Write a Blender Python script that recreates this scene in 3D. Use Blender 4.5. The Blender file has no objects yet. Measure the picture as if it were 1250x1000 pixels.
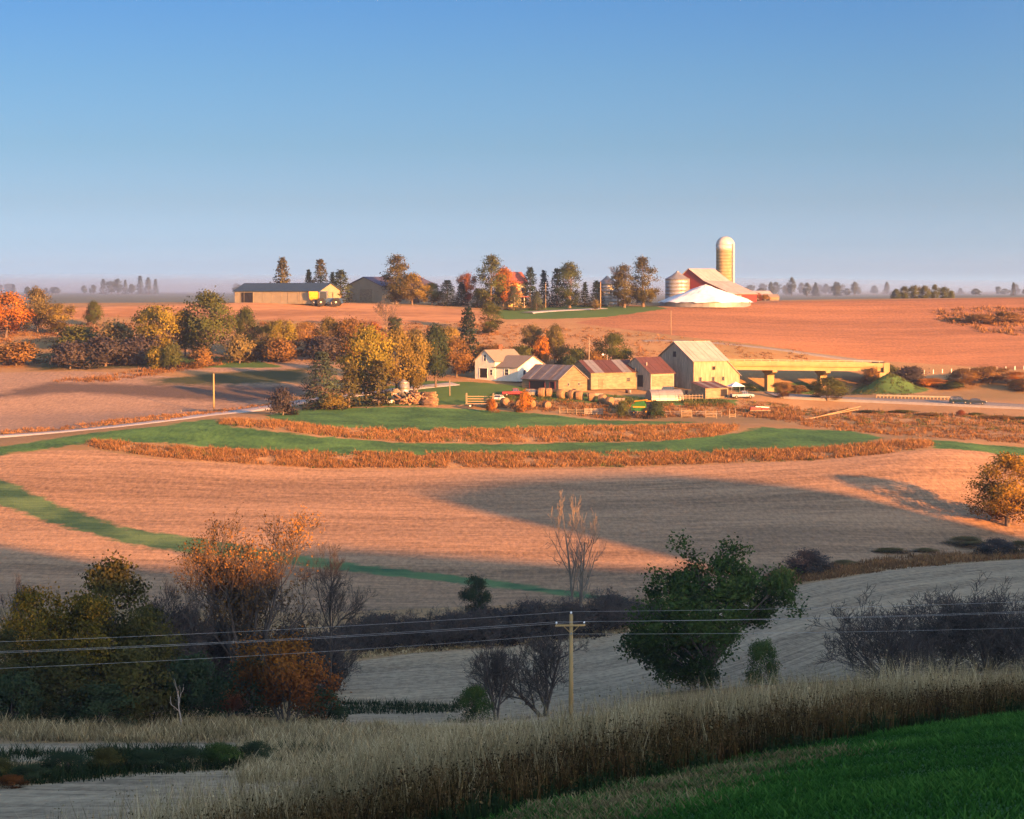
import bpy, math, random
import numpy as np
from mathutils import Vector, Matrix
random.seed(7); RNG = np.random.default_rng(7)
SC = bpy.context.scene; COL = SC.collection
R = math.radians
# ------------------------------------------------------------------ camera
F = 2800.0; W0, H0 = 1250.0, 1000.0; HOR = 355.0       # focal length and frame in photograph pixels
PITCH = math.atan((500 - HOR) / F)
cam_d = bpy.data.cameras.new('camera'); cam = bpy.data.objects.new('camera', cam_d); COL.objects.link(cam)
cam_d.sensor_width = 36; cam_d.lens = F / W0 * 36; cam_d.clip_start = 0.5; cam_d.clip_end = 20000
cam.location = (0, 0, 0); cam.rotation_euler = (R(90) - PITCH, 0, 0); SC.camera = cam
# ------------------------------------------------------------------ sky and sun
SUN_AZ, SUN_EL = 41.0, 9.0          # sun low, behind the camera and to the right
S = Vector((math.sin(R(SUN_AZ)) * math.cos(R(SUN_EL)), -math.cos(R(SUN_AZ)) * math.cos(R(SUN_EL)), math.sin(R(SUN_EL))))
wd = bpy.data.worlds.new('World'); SC.world = wd; wd.use_nodes = True
wt = wd.node_tree; wt.nodes.clear()
sky = wt.nodes.new('ShaderNodeTexSky'); sky.sky_type = 'NISHITA'; sky.sun_disc = False
sky.sun_elevation = R(SUN_EL); sky.sun_rotation = R(180 - SUN_AZ)
sky.altitude = 300; sky.air_density = 1.0; sky.dust_density = 0.6; sky.ozone_density = 2.5
# tint ramp darkens the sky ahead; unseen sunward sky stays brighter to fill shade
tc = wt.nodes.new('ShaderNodeTexCoord'); sxyz = wt.nodes.new('ShaderNodeSeparateXYZ'); wt.links.new(tc.outputs['Generated'], sxyz.inputs[0])
rmp = wt.nodes.new('ShaderNodeValToRGB'); wt.links.new(sxyz.outputs[2], rmp.inputs[0])
SKY_RAMP = [(0.0,(.33,.45,.90)), (.007,(.178,.248,.52)), (.0196,(.126,.178,.365)), (.0375,(.101,.132,.240)), (.062,(.080,.112,.184)), (.092,(.069,.104,.166)), (.128,(.055,.094,.160)), (.5,(.05,.085,.15)), (1.0,(.06,.09,.15))]
SKY_SUNWARD = (.95,.80,.72)          # towards the sun the sky keeps its full brightness
while len(rmp.color_ramp.elements) < len(SKY_RAMP): rmp.color_ramp.elements.new(.5)
for e_, (p_, c_) in zip(rmp.color_ramp.elements, SKY_RAMP): e_.position = p_; e_.color = (*c_, 1)
mul = wt.nodes.new('ShaderNodeMix'); mul.data_type = 'RGBA'; mul.blend_type = 'MULTIPLY'; mul.inputs[0].default_value = 1
dot = wt.nodes.new('ShaderNodeVectorMath'); dot.operation = 'DOT_PRODUCT'; wt.links.new(tc.outputs['Generated'], dot.inputs[0]); dot.inputs[1].default_value = S
smo = wt.nodes.new('ShaderNodeMapRange'); smo.interpolation_type = 'SMOOTHSTEP'; wt.links.new(dot.outputs['Value'], smo.inputs[0]); smo.inputs[1].default_value = -.62; smo.inputs[2].default_value = .35
mx = wt.nodes.new('ShaderNodeMix'); mx.data_type = 'RGBA'; wt.links.new(smo.outputs[0], mx.inputs[0]); wt.links.new(rmp.outputs[0], mx.inputs[6]); mx.inputs[7].default_value = (*SKY_SUNWARD, 1)
wt.links.new(mx.outputs[2], mul.inputs[7])
bg = wt.nodes.new('ShaderNodeBackground'); bg.inputs[1].default_value = 0.12
wo = wt.nodes.new('ShaderNodeOutputWorld')
wt.links.new(sky.outputs[0], mul.inputs[6]); wt.links.new(mul.outputs[2], bg.inputs[0]); wt.links.new(bg.outputs[0], wo.inputs[0])
sl = bpy.data.lights.new('sun', 'SUN'); sl.energy = 3.75; sl.angle = R(0.6); sl.color = (1.0, 0.395, 0.095)
so = bpy.data.objects.new('sun', sl); COL.objects.link(so); so.rotation_euler = S.to_track_quat('Z', 'Y').to_euler(); so.location = (60, -60, 60)
SC.view_settings.view_transform = 'Standard'; SC.view_settings.look = 'None'
SC.view_settings.gamma = 1; SC.view_settings.use_curve_mapping = False
SC.view_settings.exposure = 3.0
SC.cycles.use_denoising = True
SC.cycles.max_bounces = 6; SC.cycles.diffuse_bounces = 3; SC.cycles.transparent_max_bounces = 6; SC.cycles.volume_bounces = 3
# ------------------------------------------------------------------ projection and terrain
CP, SP = math.cos(PITCH), math.sin(PITCH)
def ray(px, py):                      # slope of the sight line through a photograph pixel: X/Y, Z/Y
    dy = F * CP + (500 - py) * SP
    return (px - 625) / dy, (-F * SP + (500 - py) * CP) / dy
def project(X, Y, Z):
    f = Y * CP - Z * SP; up = Y * SP + Z * CP
    return 625 + F * X / f, 500 - F * up / f
# contour lines of the land: (x, y, distance) seen along each fold of the ground, nearest first
LINES = [
 [(-300,1290,36),(0,1150,38),(200,1100,40),(400,1045,45),(625,985,50),(800,945,56),(1000,905,64),(1250,868,75),(1550,838,88)],
 [(-300,1150,50),(0,1090,52),(200,1045,54),(400,1000,58),(625,945,64),(800,905,70),(1000,878,78),(1250,860,88),(1550,840,102)],
 [(-300,965,104),(0,965,104),(200,968,104),(400,975,104),(625,965,106),(800,945,108),(1000,918,112),(1250,892,118),(1550,870,126)],
 [(-300,884,160),(0,882,160),(200,884,160),(400,888,160),(625,890,160),(800,872,160),(1000,850,162),(1250,833,164),(1550,820,168)],
 [(-300,838,215),(0,835,215),(200,840,215),(400,845,215),(625,850,212),(800,832,210),(1000,806,210),(1250,782,212),(1550,770,216)],
 [(-300,788,250),(0,790,250),(200,800,250),(400,805,255),(500,795,260),(625,785,268),(760,770,275),(900,735,292),(960,715,303),(1100,690,330),(1250,680,350),(1550,672,365)],
 [(-300,735,288),(0,735,288),(400,745,294),(625,735,304),(760,730,308),(900,712,318),(1100,684,345),(1250,674,364),(1550,666,380)],
 [(-300,655,352),(0,650,354),(400,650,358),(625,650,362),(800,650,364),(1000,645,368),(1250,636,390),(1550,630,400)],
 [(-300,562,424),(0,560,424),(200,566,424),(400,573,424),(625,572,425),(800,570,426),(1000,562,430),(1140,548,436),(1250,556,446),(1550,560,450)],
 [(-300,548,438),(0,545,440),(110,545,439),(200,550,438),(400,555,438),(625,557,438),(800,556,438),(1000,550,442),(1140,540,448),(1250,548,458),(1550,552,462)],
 [(-300,541,455),(0,537,458),(200,521,461),(280,522,461),(400,534,459),(500,541,458),(625,542,458),(800,540,459),(900,532,462),(1000,528,470),(1250,532,478),(1550,536,482)],
 [(-300,537,464),(0,533,468),(200,514,473),(280,514,472),(400,522,471),(500,527,471),(625,526,472),(800,521,476),(900,518,480),(1000,516,494),(1250,522,500),(1550,526,504)],
 [(-300,515,505),(0,508,510),(200,502,512),(365,494,516),(500,496,516),(625,499,516),(720,508,510),(800,510,508),(900,510,508),(1000,504,526),(1100,501,532),(1250,506,530),(1550,512,530)],
 [(-300,482,540),(0,480,540),(200,480,540),(365,480,540),(500,478,540),(625,480,540),(720,482,540),(800,485,540),(900,484,540),(1000,487,548),(1100,490,548),(1250,496,546),(1550,508,540)],
 [(-300,458,575),(0,458,575),(200,457,575),(400,456,572),(580,458,568),(700,458,570),(800,462,570),(900,470,572),(1000,472,575),(1100,476,576),(1250,474,580),(1550,476,585)],
 [(-300,440,605),(0,440,602),(200,442,600),(400,434,605),(625,432,600),(800,440,596),(900,446,600),(1000,453,606),(1100,452,606),(1250,451,606),(1550,452,606)],
 [(-300,414,640),(0,414,635),(200,412,642),(400,400,652),(625,407,642),(800,412,634),(1000,420,640),(1250,424,645),(1550,424,645)],
 [(-300,395,670),(0,394,668),(200,386,682),(400,378,692),(625,386,682),(800,387,682),(1000,390,695),(1250,391,700),(1550,391,700)],
 [(-300,382,694),(0,380,694),(100,375,702),(290,369.5,712),(400,369,714),(625,377,712),(800,374,718),(900,370,728),(1000,366.5,748),(1250,363.5,762),(1550,363,762)],
 [(-300,372,750),(0,371,750),(100,370,755),(290,369,760),(400,368.5,760),(625,370,760),(800,370,765),(900,368,780),(1000,365.5,800),(1250,363,820),(1550,363,820)],
 [(-300,380,960),(0,380,960),(290,382,960),(625,378,960),(1000,372,1000),(1250,368,1050),(1550,368,1050)],
 [(-300,367,1450),(0,366,1450),(290,368,1450),(625,370,1450),(1000,366,1500),(1250,362.5,1500),(1550,362.5,1500)],
 [(-300,358.5,2400),(0,358.5,2400),(290,359,2400),(625,360,2400),(1000,360.5,2400),(1250,360,2400),(1550,360,2400)],
 [(-300,356.2,5200),(625,356.2,5200),(1550,356.2,5200)],
]
UMAX = 0.5
UT = np.linspace(-UMAX, UMAX, 501)
DT = np.concatenate([np.linspace(4,30,27)[:-1],np.linspace(30,110,81)[:-1],np.linspace(110,330,148)[:-1],np.linspace(330,430,81)[:-1],
     np.linspace(430,530,126)[:-1],np.linspace(530,780,209)[:-1],np.linspace(780,1500,49)[:-1],np.linspace(1500,5200,38)])
LD, LZ = [], []
for L in LINES:
    a = np.array([(ray(x, y)[0], d, d * ray(x, y)[1]) for x, y, d in L])
    dd = np.interp(UT, a[:,0], a[:,1]); zz = np.interp(UT, a[:,0], a[:,2])
    k = np.exp(-0.5 * (np.arange(-18, 19) / 7.0) ** 2); k /= k.sum()          # round the corners of the folds
    pad = lambda v: np.convolve(np.pad(v, 18, mode='edge'), k, mode='valid')
    LD.append(pad(dd)); LZ.append(pad(zz))
LD = np.array([np.full_like(UT, 1.0)] + LD); LZ = np.array([np.full_like(UT, -2.2)] + LZ)
def pchip(x, y, xi):
    h = np.diff(x); dl = np.diff(y) / h
    m = np.zeros_like(y)
    same = dl[:-1] * dl[1:] > 0
    w1 = 2 * h[1:] + h[:-1]; w2 = h[1:] + 2 * h[:-1]
    with np.errstate(all='ignore'):
        m[1:-1] = np.where(same, (w1 + w2) / (w1 / dl[:-1] + w2 / dl[1:]), 0)
    m[0], m[-1] = dl[0], dl[-1]
    i = np.clip(np.searchsorted(x, xi) - 1, 0, len(x) - 2); t = (xi - x[i]) / h[i]
    return ((2*t**3 - 3*t**2 + 1) * y[i] + (t**3 - 2*t**2 + t) * h[i] * m[i] + (-2*t**3 + 3*t**2) * y[i+1] + (t**3 - t**2) * h[i] * m[i+1])
ZT = np.array([pchip(LD[:,j], LZ[:,j], DT) for j in range(len(UT))])         # [u, d]
Xg = UT[:,None] * DT[None,:]; Yg = np.broadcast_to(DT[None,:], ZT.shape)
def lump(px, d, h, rx, ry):
    global ZT
    x0 = ray(px, 480)[0] * d
    ZT = ZT + h * np.exp(-((Xg - x0) / rx) ** 2 - ((Yg - d) / ry) ** 2)
lump(965, 586, -4.2, 20, 15)               # cutting where the lower road passes below the bridge
lump(1086, 582, 4.3, 5.5, 6)            # grassed embankment below the bridge end
# gentle roll so that no field is a perfect sheet
und = (np.sin(Xg * .031 + Yg * .017 + 1.3) * np.sin(Yg * .043 - Xg * .012) * .45 + np.sin(Xg * .11 + 2.1) * np.sin(Yg * .093 + .4) * .12)
ZT = ZT + und * np.clip((Yg - 120) / 120, 0, 1) * np.clip((690 - Yg) / 60, 0, 1)
def bil(u, d):
    u = np.clip(u, -UMAX, UMAX); d = np.clip(d, DT[0], DT[-1])
    fu = (u + UMAX) / (2 * UMAX) * (len(UT) - 1); i = np.clip(fu.astype(int), 0, len(UT) - 2); a = fu - i
    j = np.clip(np.searchsorted(DT, d) - 1, 0, len(DT) - 2); b = (d - DT[j]) / (DT[j+1] - DT[j])
    return (ZT[i,j]*(1-a)*(1-b) + ZT[i+1,j]*a*(1-b) + ZT[i,j+1]*(1-a)*b + ZT[i+1,j+1]*a*b)
def ZZ(X, Y):
    X = np.asarray(X, float); Y = np.asarray(Y, float)
    return bil(X / np.maximum(Y, 4), np.maximum(Y, 4))
def zat(x, y): return float(ZZ(np.array([x]), np.array([y]))[0])
def cast(px, py, d0=25, d1=5200):       # where the sight line through a pixel first meets the land
    u, s = ray(px, py)
    d = DT[(DT >= d0) & (DT <= d1)]; d = np.interp(np.linspace(0, len(d)-1, len(d)*4), np.arange(len(d)), d)
    g = bil(np.full_like(d, u), d) - s * d
    k = np.nonzero(g >= 0)[0]
    if len(k) == 0: i = int(np.argmax(g)); dd = d[i]
    elif k[0] == 0: dd = d[0]
    else:
        i = k[0]; t = g[i-1] / (g[i-1] - g[i]); dd = d[i-1] + t * (d[i] - d[i-1])
    return np.array([u * dd, dd, float(bil(np.array([u]), np.array([dd]))[0])])
def at(px, d):                          # the point of the land at a distance, in the direction of a pixel column
    u = ray(px, 500)[0]
    for _ in range(3):
        z = float(bil(np.array([u]), np.array([d]))[0]); py = project(u * d, d, z)[1]; u = ray(px, py)[0]
    return Vector((u * d, d, z))
def scale_at(d): return F / d
# ------------------------------------------------------------------ the hill that shades the near valley (right of and behind the camera)
sx, sy = math.sin(R(SUN_AZ)), -math.cos(R(SUN_AZ)); nx, ny = -sy, sx
T0 = 150.0; TE = math.tan(R(SUN_EL))
RIDGE = [(-300,20),(-60,27)]
edge = [(300,672),(400,672),(720,682),(850,690),(700,650),(500,612),(430,598),(640,586),(800,579),(960,590),(1190,632)]
rp = []
for (ex, ey) in edge:
    p = cast(ex, ey, 290, 460); rp.append((p[0]*nx + p[1]*ny, p[2] + (T0 - (p[0]*sx + p[1]*sy)) * TE, ex, ey, p[1]))
RIDGE = [(-400,20),(-200,25),(0,27),(60,27),(90,26),(108,24.5),(138,26),(144,29),(152,36.5),(164,36.5),(171,29),(184,26),(194,29.5),(205,29),(218,25),(230,20.5),(239,18.5),(244,21),(247,32),(250,37),(260,38.5),(273,39),(295,37.6),(303,32),(309,22),(315,13),(323,8),(355,0),(470,-20)]
def ridge(X, Y):
    n = X * nx + Y * ny; t = X * sx + Y * sy
    h = np.interp(n, [a for a, b in RIDGE], [b for a, b in RIDGE])
    return h - 70 * ((t - T0) / 105.0) ** 2
# ------------------------------------------------------------------ node shorthand
class NT:
    def __init__(s, name):
        s.m = bpy.data.materials.new(name); s.m.use_nodes = True; s.t = s.m.node_tree; s.t.nodes.clear()
        s.out = s.n('ShaderNodeOutputMaterial')
    def n(s, typ, **kw):
        nd = s.t.nodes.new(typ)
        for k, v in kw.items(): setattr(nd, k, v)
        return nd
    def l(s, a, b): s.t.links.new(a, b)
    def put(s, sock, v):
        if v is None: return
        if hasattr(v, 'is_linked') or isinstance(v, bpy.types.NodeSocket): s.l(v, sock)
        elif isinstance(v, (tuple, list)) and len(v) == 3 and sock.type == 'RGBA': sock.default_value = (*v, 1)
        else: sock.default_value = v
    def mix(s, f, a, b, blend='MIX'):
        nd = s.n('ShaderNodeMix', data_type='RGBA', blend_type=blend); nd.clamp_factor = True
        s.put(nd.inputs[0], f); s.put(nd.inputs[6], a); s.put(nd.inputs[7], b); return nd.outputs[2]
    def math(s, op, a, b=None, c=None, clamp=False):
        nd = s.n('ShaderNodeMath', operation=op, use_clamp=clamp)
        s.put(nd.inputs[0], a)
        if b is not None: s.put(nd.inputs[1], b)
        if c is not None: s.put(nd.inputs[2], c)
        return nd.outputs[0]
    def vmath(s, op, a, b=None, sc=None):
        nd = s.n('ShaderNodeVectorMath', operation=op); s.put(nd.inputs[0], a)
        if b is not None: s.put(nd.inputs[1], b)
        if sc is not None: s.put(nd.inputs[3], sc)
        return nd.outputs[0]
    def noise(s, vec, scale, detail=3, rough=.55, col=False):
        nd = s.n('ShaderNodeTexNoise'); s.l(vec, nd.inputs['Vector']); nd.inputs['Scale'].default_value = scale
        nd.inputs['Detail'].default_value = detail; nd.inputs['Roughness'].default_value = rough
        return nd.outputs[1] if col else nd.outputs[0]
    def ramp(s, f, a, b):                    # linear step from a to b
        nd = s.n('ShaderNodeMapRange'); nd.clamp = True; s.put(nd.inputs[0], f)
        s.put(nd.inputs[1], a); s.put(nd.inputs[2], b); return nd.outputs[0]
    def attr(s, name):
        nd = s.n('ShaderNodeAttribute'); nd.attribute_name = name; return nd.outputs[2]
    def bsdf(s, col, rough=.9, spec=.2, normal=None, metal=0):
        b = s.n('ShaderNodeBsdfPrincipled'); s.put(b.inputs['Base Color'], col); s.put(b.inputs['Roughness'], rough)
        b.inputs['Specular IOR Level'].default_value = spec; s.put(b.inputs['Metallic'], metal)
        if normal is not None: s.l(normal, b.inputs['Normal'])
        return b.outputs[0]
def tag(o, label=None, cat=None, group=None, kind=None):
    if label: o['label'] = label
    if cat: o['category'] = cat
    if group: o['group'] = group
    if kind: o['kind'] = kind
    return o
def link(name, me, parent=None, mat=None):
    o = bpy.data.objects.new(name, me); COL.objects.link(o)
    if parent is not None: o.parent = parent
    if mat is not None and me is not None:
        if len(me.materials): me.materials[0] = mat
        else: me.materials.append(mat)
    return o
def empty(name, loc, rz=0):
    o = bpy.data.objects.new(name, None); COL.objects.link(o); o.location = loc; o.rotation_euler = (0, 0, rz); return o
def np_mesh(name, V, faces, attrs=None, smooth=False):
    """faces: list of integer arrays (n, k)"""
    me = bpy.data.meshes.new(name); V = np.asarray(V, np.float32)
    me.vertices.add(len(V)); me.vertices.foreach_set('co', V.ravel())
    faces = [np.asarray(f, np.int32) for f in faces if len(f)]
    loops = np.concatenate([f.ravel() for f in faces]); sizes = np.concatenate([np.full(len(f), f.shape[1], np.int32) for f in faces])
    me.loops.add(len(loops)); me.loops.foreach_set('vertex_index', loops)
    me.polygons.add(len(sizes)); st = np.zeros(len(sizes), np.int32); st[1:] = np.cumsum(sizes)[:-1]
    me.polygons.foreach_set('loop_start', st)
    me.update(calc_edges=True)
    if smooth: me.polygons.foreach_set('use_smooth', np.ones(len(sizes), bool))
    for k, v in (attrs or {}).items():
        a = me.attributes.new(k, 'FLOAT', 'POINT'); a.data.foreach_set('value', np.asarray(v, np.float32))
    return me
def grid_faces(nu, nv):
    i = np.arange(nu - 1)[:,None] * nv + np.arange(nv - 1)[None,:]; i = i.ravel()
    return np.stack([i, i + nv, i + nv + 1, i + 1], 1)
# ------------------------------------------------------------------ plots of land (their outlines lie on the ground)
def poly(pts, d0, d1):
    out = []
    for k in range(len(pts)):
        a, b = np.array(pts[k], float), np.array(pts[(k+1) % len(pts)], float)
        m = max(1, int(abs(b[0]-a[0]) // 60))
        for j in range(m):
            q = a + (b - a) * j / m; out.append(cast(q[0], q[1], d0, d1)[:2])
    return np.array(out)
def inside(P, X, Y):
    r = np.zeros(X.shape, bool)
    for k in range(len(P)):
        (x1, y1), (x2, y2) = P[k], P[(k+1) % len(P)]
        if y1 == y2: continue
        c = ((y1 > Y) != (y2 > Y)); r ^= c & (X < (x2 - x1) * (Y - y1) / (y2 - y1) + x1)
    return r
def sdf(P, X, Y, far=25.0):
    out = np.full(X.shape, -far)
    lo, hi = P.min(0) - far, P.max(0) + far
    s = (X > lo[0]) & (X < hi[0]) & (Y > lo[1]) & (Y < hi[1]); x, y = X[s], Y[s]
    d2 = np.full(x.shape, far * far)
    for k in range(len(P)):
        a, b = P[k], P[(k+1) % len(P)]; e = b - a; L = max(e @ e, 1e-9)
        t = np.clip(((x - a[0]) * e[0] + (y - a[1]) * e[1]) / L, 0, 1)
        d2 = np.minimum(d2, (x - a[0] - t * e[0]) ** 2 + (y - a[1] - t * e[1]) ** 2)
    d = np.sqrt(d2); out[s] = np.where(inside(P, x, y), d, -d); return out
PLOTS = {
 'stubble': [([(-300,556),(0,556),(60,550),(115,549),(200,562),(400,573),(625,573),(800,570),(1000,562),(1130,549),(1170,548),(1250,557),(1550,562),(1550,662),(1250,672),(1100,684),(950,708),(760,732),(625,738),(400,748),(0,742),(-300,742)],283,456)],
 'waterway': [([(-200,548),(0,584),(60,612),(160,646),(260,660),(420,687),(640,713),(760,731),(760,737),(640,720),(420,697),(260,678),(160,666),(60,638),(0,617),(-200,580)],283,440)],
 'crop': [([(-200,572),(0,556),(110,540),(200,541),(300,549),(400,556),(625,557),(800,556),(1000,549),(1060,543),(1078,534),(1040,526),(930,517),(900,529),(800,539),(625,542),(480,540),(390,533),(280,521),(262,511),(200,520),(100,530),(0,545),(-200,562)],430,480),
          ([(325,507),(370,499),(500,497),(600,501),(680,507),(730,513),(860,515),(800,520),(625,526),(500,526),(400,521),(330,513)],466,520),
          ([(1130,537),(1250,546),(1550,560),(1550,572),(1250,557),(1140,549)],438,470)],
 'near_field': [([(395,812),(500,798),(640,785),(760,773),(900,738),(960,718),(1100,693),(1250,683),(1550,674),(1550,838),(1250,822),(1000,832),(800,846),(640,905),(420,900),(395,868),(385,850)],120,352),
                ([(-300,906),(0,908),(330,906),(340,917),(0,931),(-300,934)],112,150),
                ([(-300,962),(0,963),(170,944),(330,938),(420,950),(330,1000),(150,1040),(0,1060),(-300,1080)],55,140)],
 'red_field': [([(700,394),(800,377),(850,373),(930,368.5),(1250,363.5),(1550,363),(1550,452),(1250,451),(1080,441),(960,426),(850,413),(760,402)],590,830)],
 'tan_field': [([(-300,381),(0,381),(100,375),(290,369.6),(420,370),(560,377),(605,381),(590,392),(480,396),(300,390),(130,387),(0,396),(-300,402)],640,770)],
 'left_field': [([(-300,522),(0,530),(150,517),(250,504),(330,492),(372,481),(372,470),(300,466),(200,459),(100,453),(0,455),(-300,455)],470,580),
                ([(215,452),(300,441),(420,432),(430,444),(300,455)],570,640)],
 'painted_shade': [([(-300,494),(0,480),(60,467),(200,470),(372,472),(372,482),(300,491),(200,486),(100,479),(0,486),(-300,500)],500,580)],
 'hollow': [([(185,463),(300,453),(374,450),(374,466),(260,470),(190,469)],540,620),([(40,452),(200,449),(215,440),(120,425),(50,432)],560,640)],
 'lawn': [([(600,476),(700,478),(800,486),(900,488),(900,496),(760,494),(640,488),(590,484)],520,556),([(372,496),(430,478),(520,465),(600,468),(690,478),(640,490),(560,494),(440,497)],505,580),
          ([(600,380),(640,376),(700,373),(800,374),(815,377),(740,387),(690,389),(615,390)],660,730),
          ([(1050,482),(1086,456),(1125,480)],560,600),([(350,452),(200,449),(150,441),(180,432),(300,437)],585,620),([(1000,476),(900,480),(890,470),(980,465)],545,600)],
}
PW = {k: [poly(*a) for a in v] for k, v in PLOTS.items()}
uu = np.concatenate([np.linspace(-UMAX,-.26,20)[:-1], np.linspace(-.26,.26,341), np.linspace(.26,UMAX,20)[1:]])
U2, D2 = np.meshgrid(uu, DT, indexing='ij'); GX, GY = U2 * D2, D2; GZ = ZZ(GX, GY)
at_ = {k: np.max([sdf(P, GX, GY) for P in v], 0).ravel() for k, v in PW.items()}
lx = ray(1086,480)[0]*582; at_['lawn'] = np.maximum(at_['lawn'], (9.5-np.hypot(GX-lx, (GY-582)*.9)).ravel())
dA = np.interp(uu, UT, LD[1])[:,None]; dB = np.interp(uu, UT, LD[2])[:,None]; dI = np.interp(uu, UT, LD[9])[:,None]
at_['meadow'] = np.clip(dA - D2, -25, 25).ravel()
at_['row'] = (D2 - dI).ravel(); at_['row2'] = (D2 - np.interp(uu, UT, LD[6])[:,None]).ravel()
edgeband = (D2 - dA); at_['bank'] = np.clip(np.minimum(edgeband, dB + 8 - D2), -25, 25).ravel()
# the tan streak of dead grass in the meadow
streak = poly([(640,1003),(700,978),(780,955),(860,938),(930,926),(985,918),(985,926),(930,938),(880,952),(820,975),(770,992),(740,1003)], 25, 62)
at_['streak'] = sdf(streak, GX, GY, 10).ravel()
g = NT('land')
pos = g.n('ShaderNodeNewGeometry').outputs['Position']
sepxyz = g.n('ShaderNodeSeparateXYZ'); g.l(pos, sepxyz.inputs[0])
n_big = g.noise(pos, .018, 4); n_med = g.noise(pos, .12, 4); n_fine = g.noise(pos, 1.6, 4, .7); n_edge = g.noise(pos, .35, 3, .6)
comb = g.n('ShaderNodeCombineXYZ'); g.l(g.math('MULTIPLY', sepxyz.outputs[0], .11), comb.inputs[0]); g.l(g.math('MULTIPLY', g.attr('row'), .85), comb.inputs[1])
g.l(g.math('MULTIPLY', sepxyz.outputs[2], .25), comb.inputs[2])
n_row = g.noise(comb.outputs[0], 1.0, 4, .65)
comb2 = g.n('ShaderNodeCombineXYZ'); g.l(g.math('MULTIPLY', sepxyz.outputs[0], .006), comb2.inputs[0]); g.l(g.math('MULTIPLY', g.attr('row'), .075), comb2.inputs[1])
comb4 = g.n('ShaderNodeCombineXYZ'); g.l(g.math('MULTIPLY', sepxyz.outputs[0], .12), comb4.inputs[0]); g.l(g.math('MULTIPLY', g.attr('row2'), 1.0), comb4.inputs[1])
nrows = g.ramp(g.noise(comb4.outputs[0], 1.0, 4, .7), .40, .60)
comb5 = g.n('ShaderNodeCombineXYZ'); g.l(g.math('MULTIPLY', sepxyz.outputs[0], .012), comb5.inputs[0]); g.l(g.math('MULTIPLY', g.attr('row2'), .07), comb5.inputs[1])
nbands = g.ramp(g.noise(comb5.outputs[0], 1.0, 3, .6), .36, .62)
n_row2 = g.noise(comb2.outputs[0], 1.0, 3, .6)
rows = g.ramp(g.math('ADD', g.math('MULTIPLY', n_row, .6), g.math('MULTIPLY', n_row2, .4)), .41, .59)
c = g.mix(g.ramp(n_med, .3, .7), (.30,.17,.07), (.40,.26,.12)); c = g.mix(g.ramp(n_big, .45, .7), c, (.17,.14,.06))
c = g.mix(g.ramp(n_fine, .35, .75), c, (.22,.12,.05))
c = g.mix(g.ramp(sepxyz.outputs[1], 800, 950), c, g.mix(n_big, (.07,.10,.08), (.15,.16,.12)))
def layer(c, name, a, b, f, amp=1.2, w=.35):
    s = g.math('ADD', g.attr(name), g.math('MULTIPLY', g.math('SUBTRACT', n_edge, .5), amp))
    return g.mix(g.ramp(s, -w, w), c, g.mix(f, a, b))
comb6 = g.n('ShaderNodeCombineXYZ'); g.l(g.math('MULTIPLY', sepxyz.outputs[0], 1.3), comb6.inputs[0]); g.l(g.math('MULTIPLY', sepxyz.outputs[1], .40), comb6.inputs[1])
grain = g.ramp(g.noise(comb6.outputs[0], 1.0, 3, .75), .36, .64)
speck = g.ramp(g.math('ADD', g.math('MULTIPLY', n_fine, .5), g.math('MULTIPLY', g.noise(pos, 6.0, 2, .7), .5)), .36, .64)
bands = g.ramp(g.math('ADD', g.math('MULTIPLY', n_row2, .75), g.math('MULTIPLY', n_big, .25)), .38, .6)
c = layer(c, 'stubble', (.12,.072,.038), (.42,.255,.135), g.math('ADD', g.math('MULTIPLY', rows, .36), g.math('ADD', g.math('MULTIPLY', bands, .22), g.math('MULTIPLY', grain, .42))), 1.5)
c = layer(c, 'near_field', (.10,.066,.036), (.50,.365,.215), g.math('ADD', g.math('MULTIPLY', nrows, .36), g.math('ADD', g.math('MULTIPLY', nbands, .29), g.math('MULTIPLY', grain, .35))), 1.5)
c = layer(c, 'waterway', (.018,.062,.028), (.11,.175,.06), g.math('ADD', g.math('MULTIPLY', rows, .3), g.math('MULTIPLY', g.ramp(n_med, .38, .62), .7)), 6, .8)
c = layer(c, 'red_field', (.14,.064,.030), (.38,.175,.078), g.math('ADD', g.math('MULTIPLY', rows, .32), g.math('ADD', g.math('MULTIPLY', bands, .26), g.math('MULTIPLY', grain, .42))), 3)
c = layer(c, 'tan_field', (.23,.115,.052), (.42,.225,.105), rows, 3)
c = layer(c, 'left_field', (.15,.10,.065), (.37,.25,.16), g.math('ADD', g.math('MULTIPLY', n_med, .5), g.math('MULTIPLY', grain, .5)), 3)
c = layer(c, 'painted_shade', (.055,.042,.034), (.13,.095,.07), speck, 8, 3.0)  # band of shade across the left field, painted into the ground colour
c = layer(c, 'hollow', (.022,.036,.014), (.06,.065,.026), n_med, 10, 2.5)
c = layer(c, 'crop', (.016,.060,.020), (.085,.185,.045), g.math('ADD', g.math('MULTIPLY', grain, .5), g.math('MULTIPLY', g.ramp(n_med, .38, .62), .5)), 7, .7)
c = layer(c, 'lawn', (.04,.09,.022), (.08,.14,.035), n_med, 4.0)
c = layer(c, 'bank', (.045,.036,.02), (.085,.065,.035), speck, 2.0)
c = layer(c, 'meadow', (.014,.050,.009), (.042,.110,.020), g.ramp(g.noise(pos, .9, 5, .7), .3, .7), 1.6)
c = layer(c, 'streak', (.085,.065,.03), (.03,.06,.018), g.ramp(g.noise(pos, 1.1, 4), .35, .65), 3.0)
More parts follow.
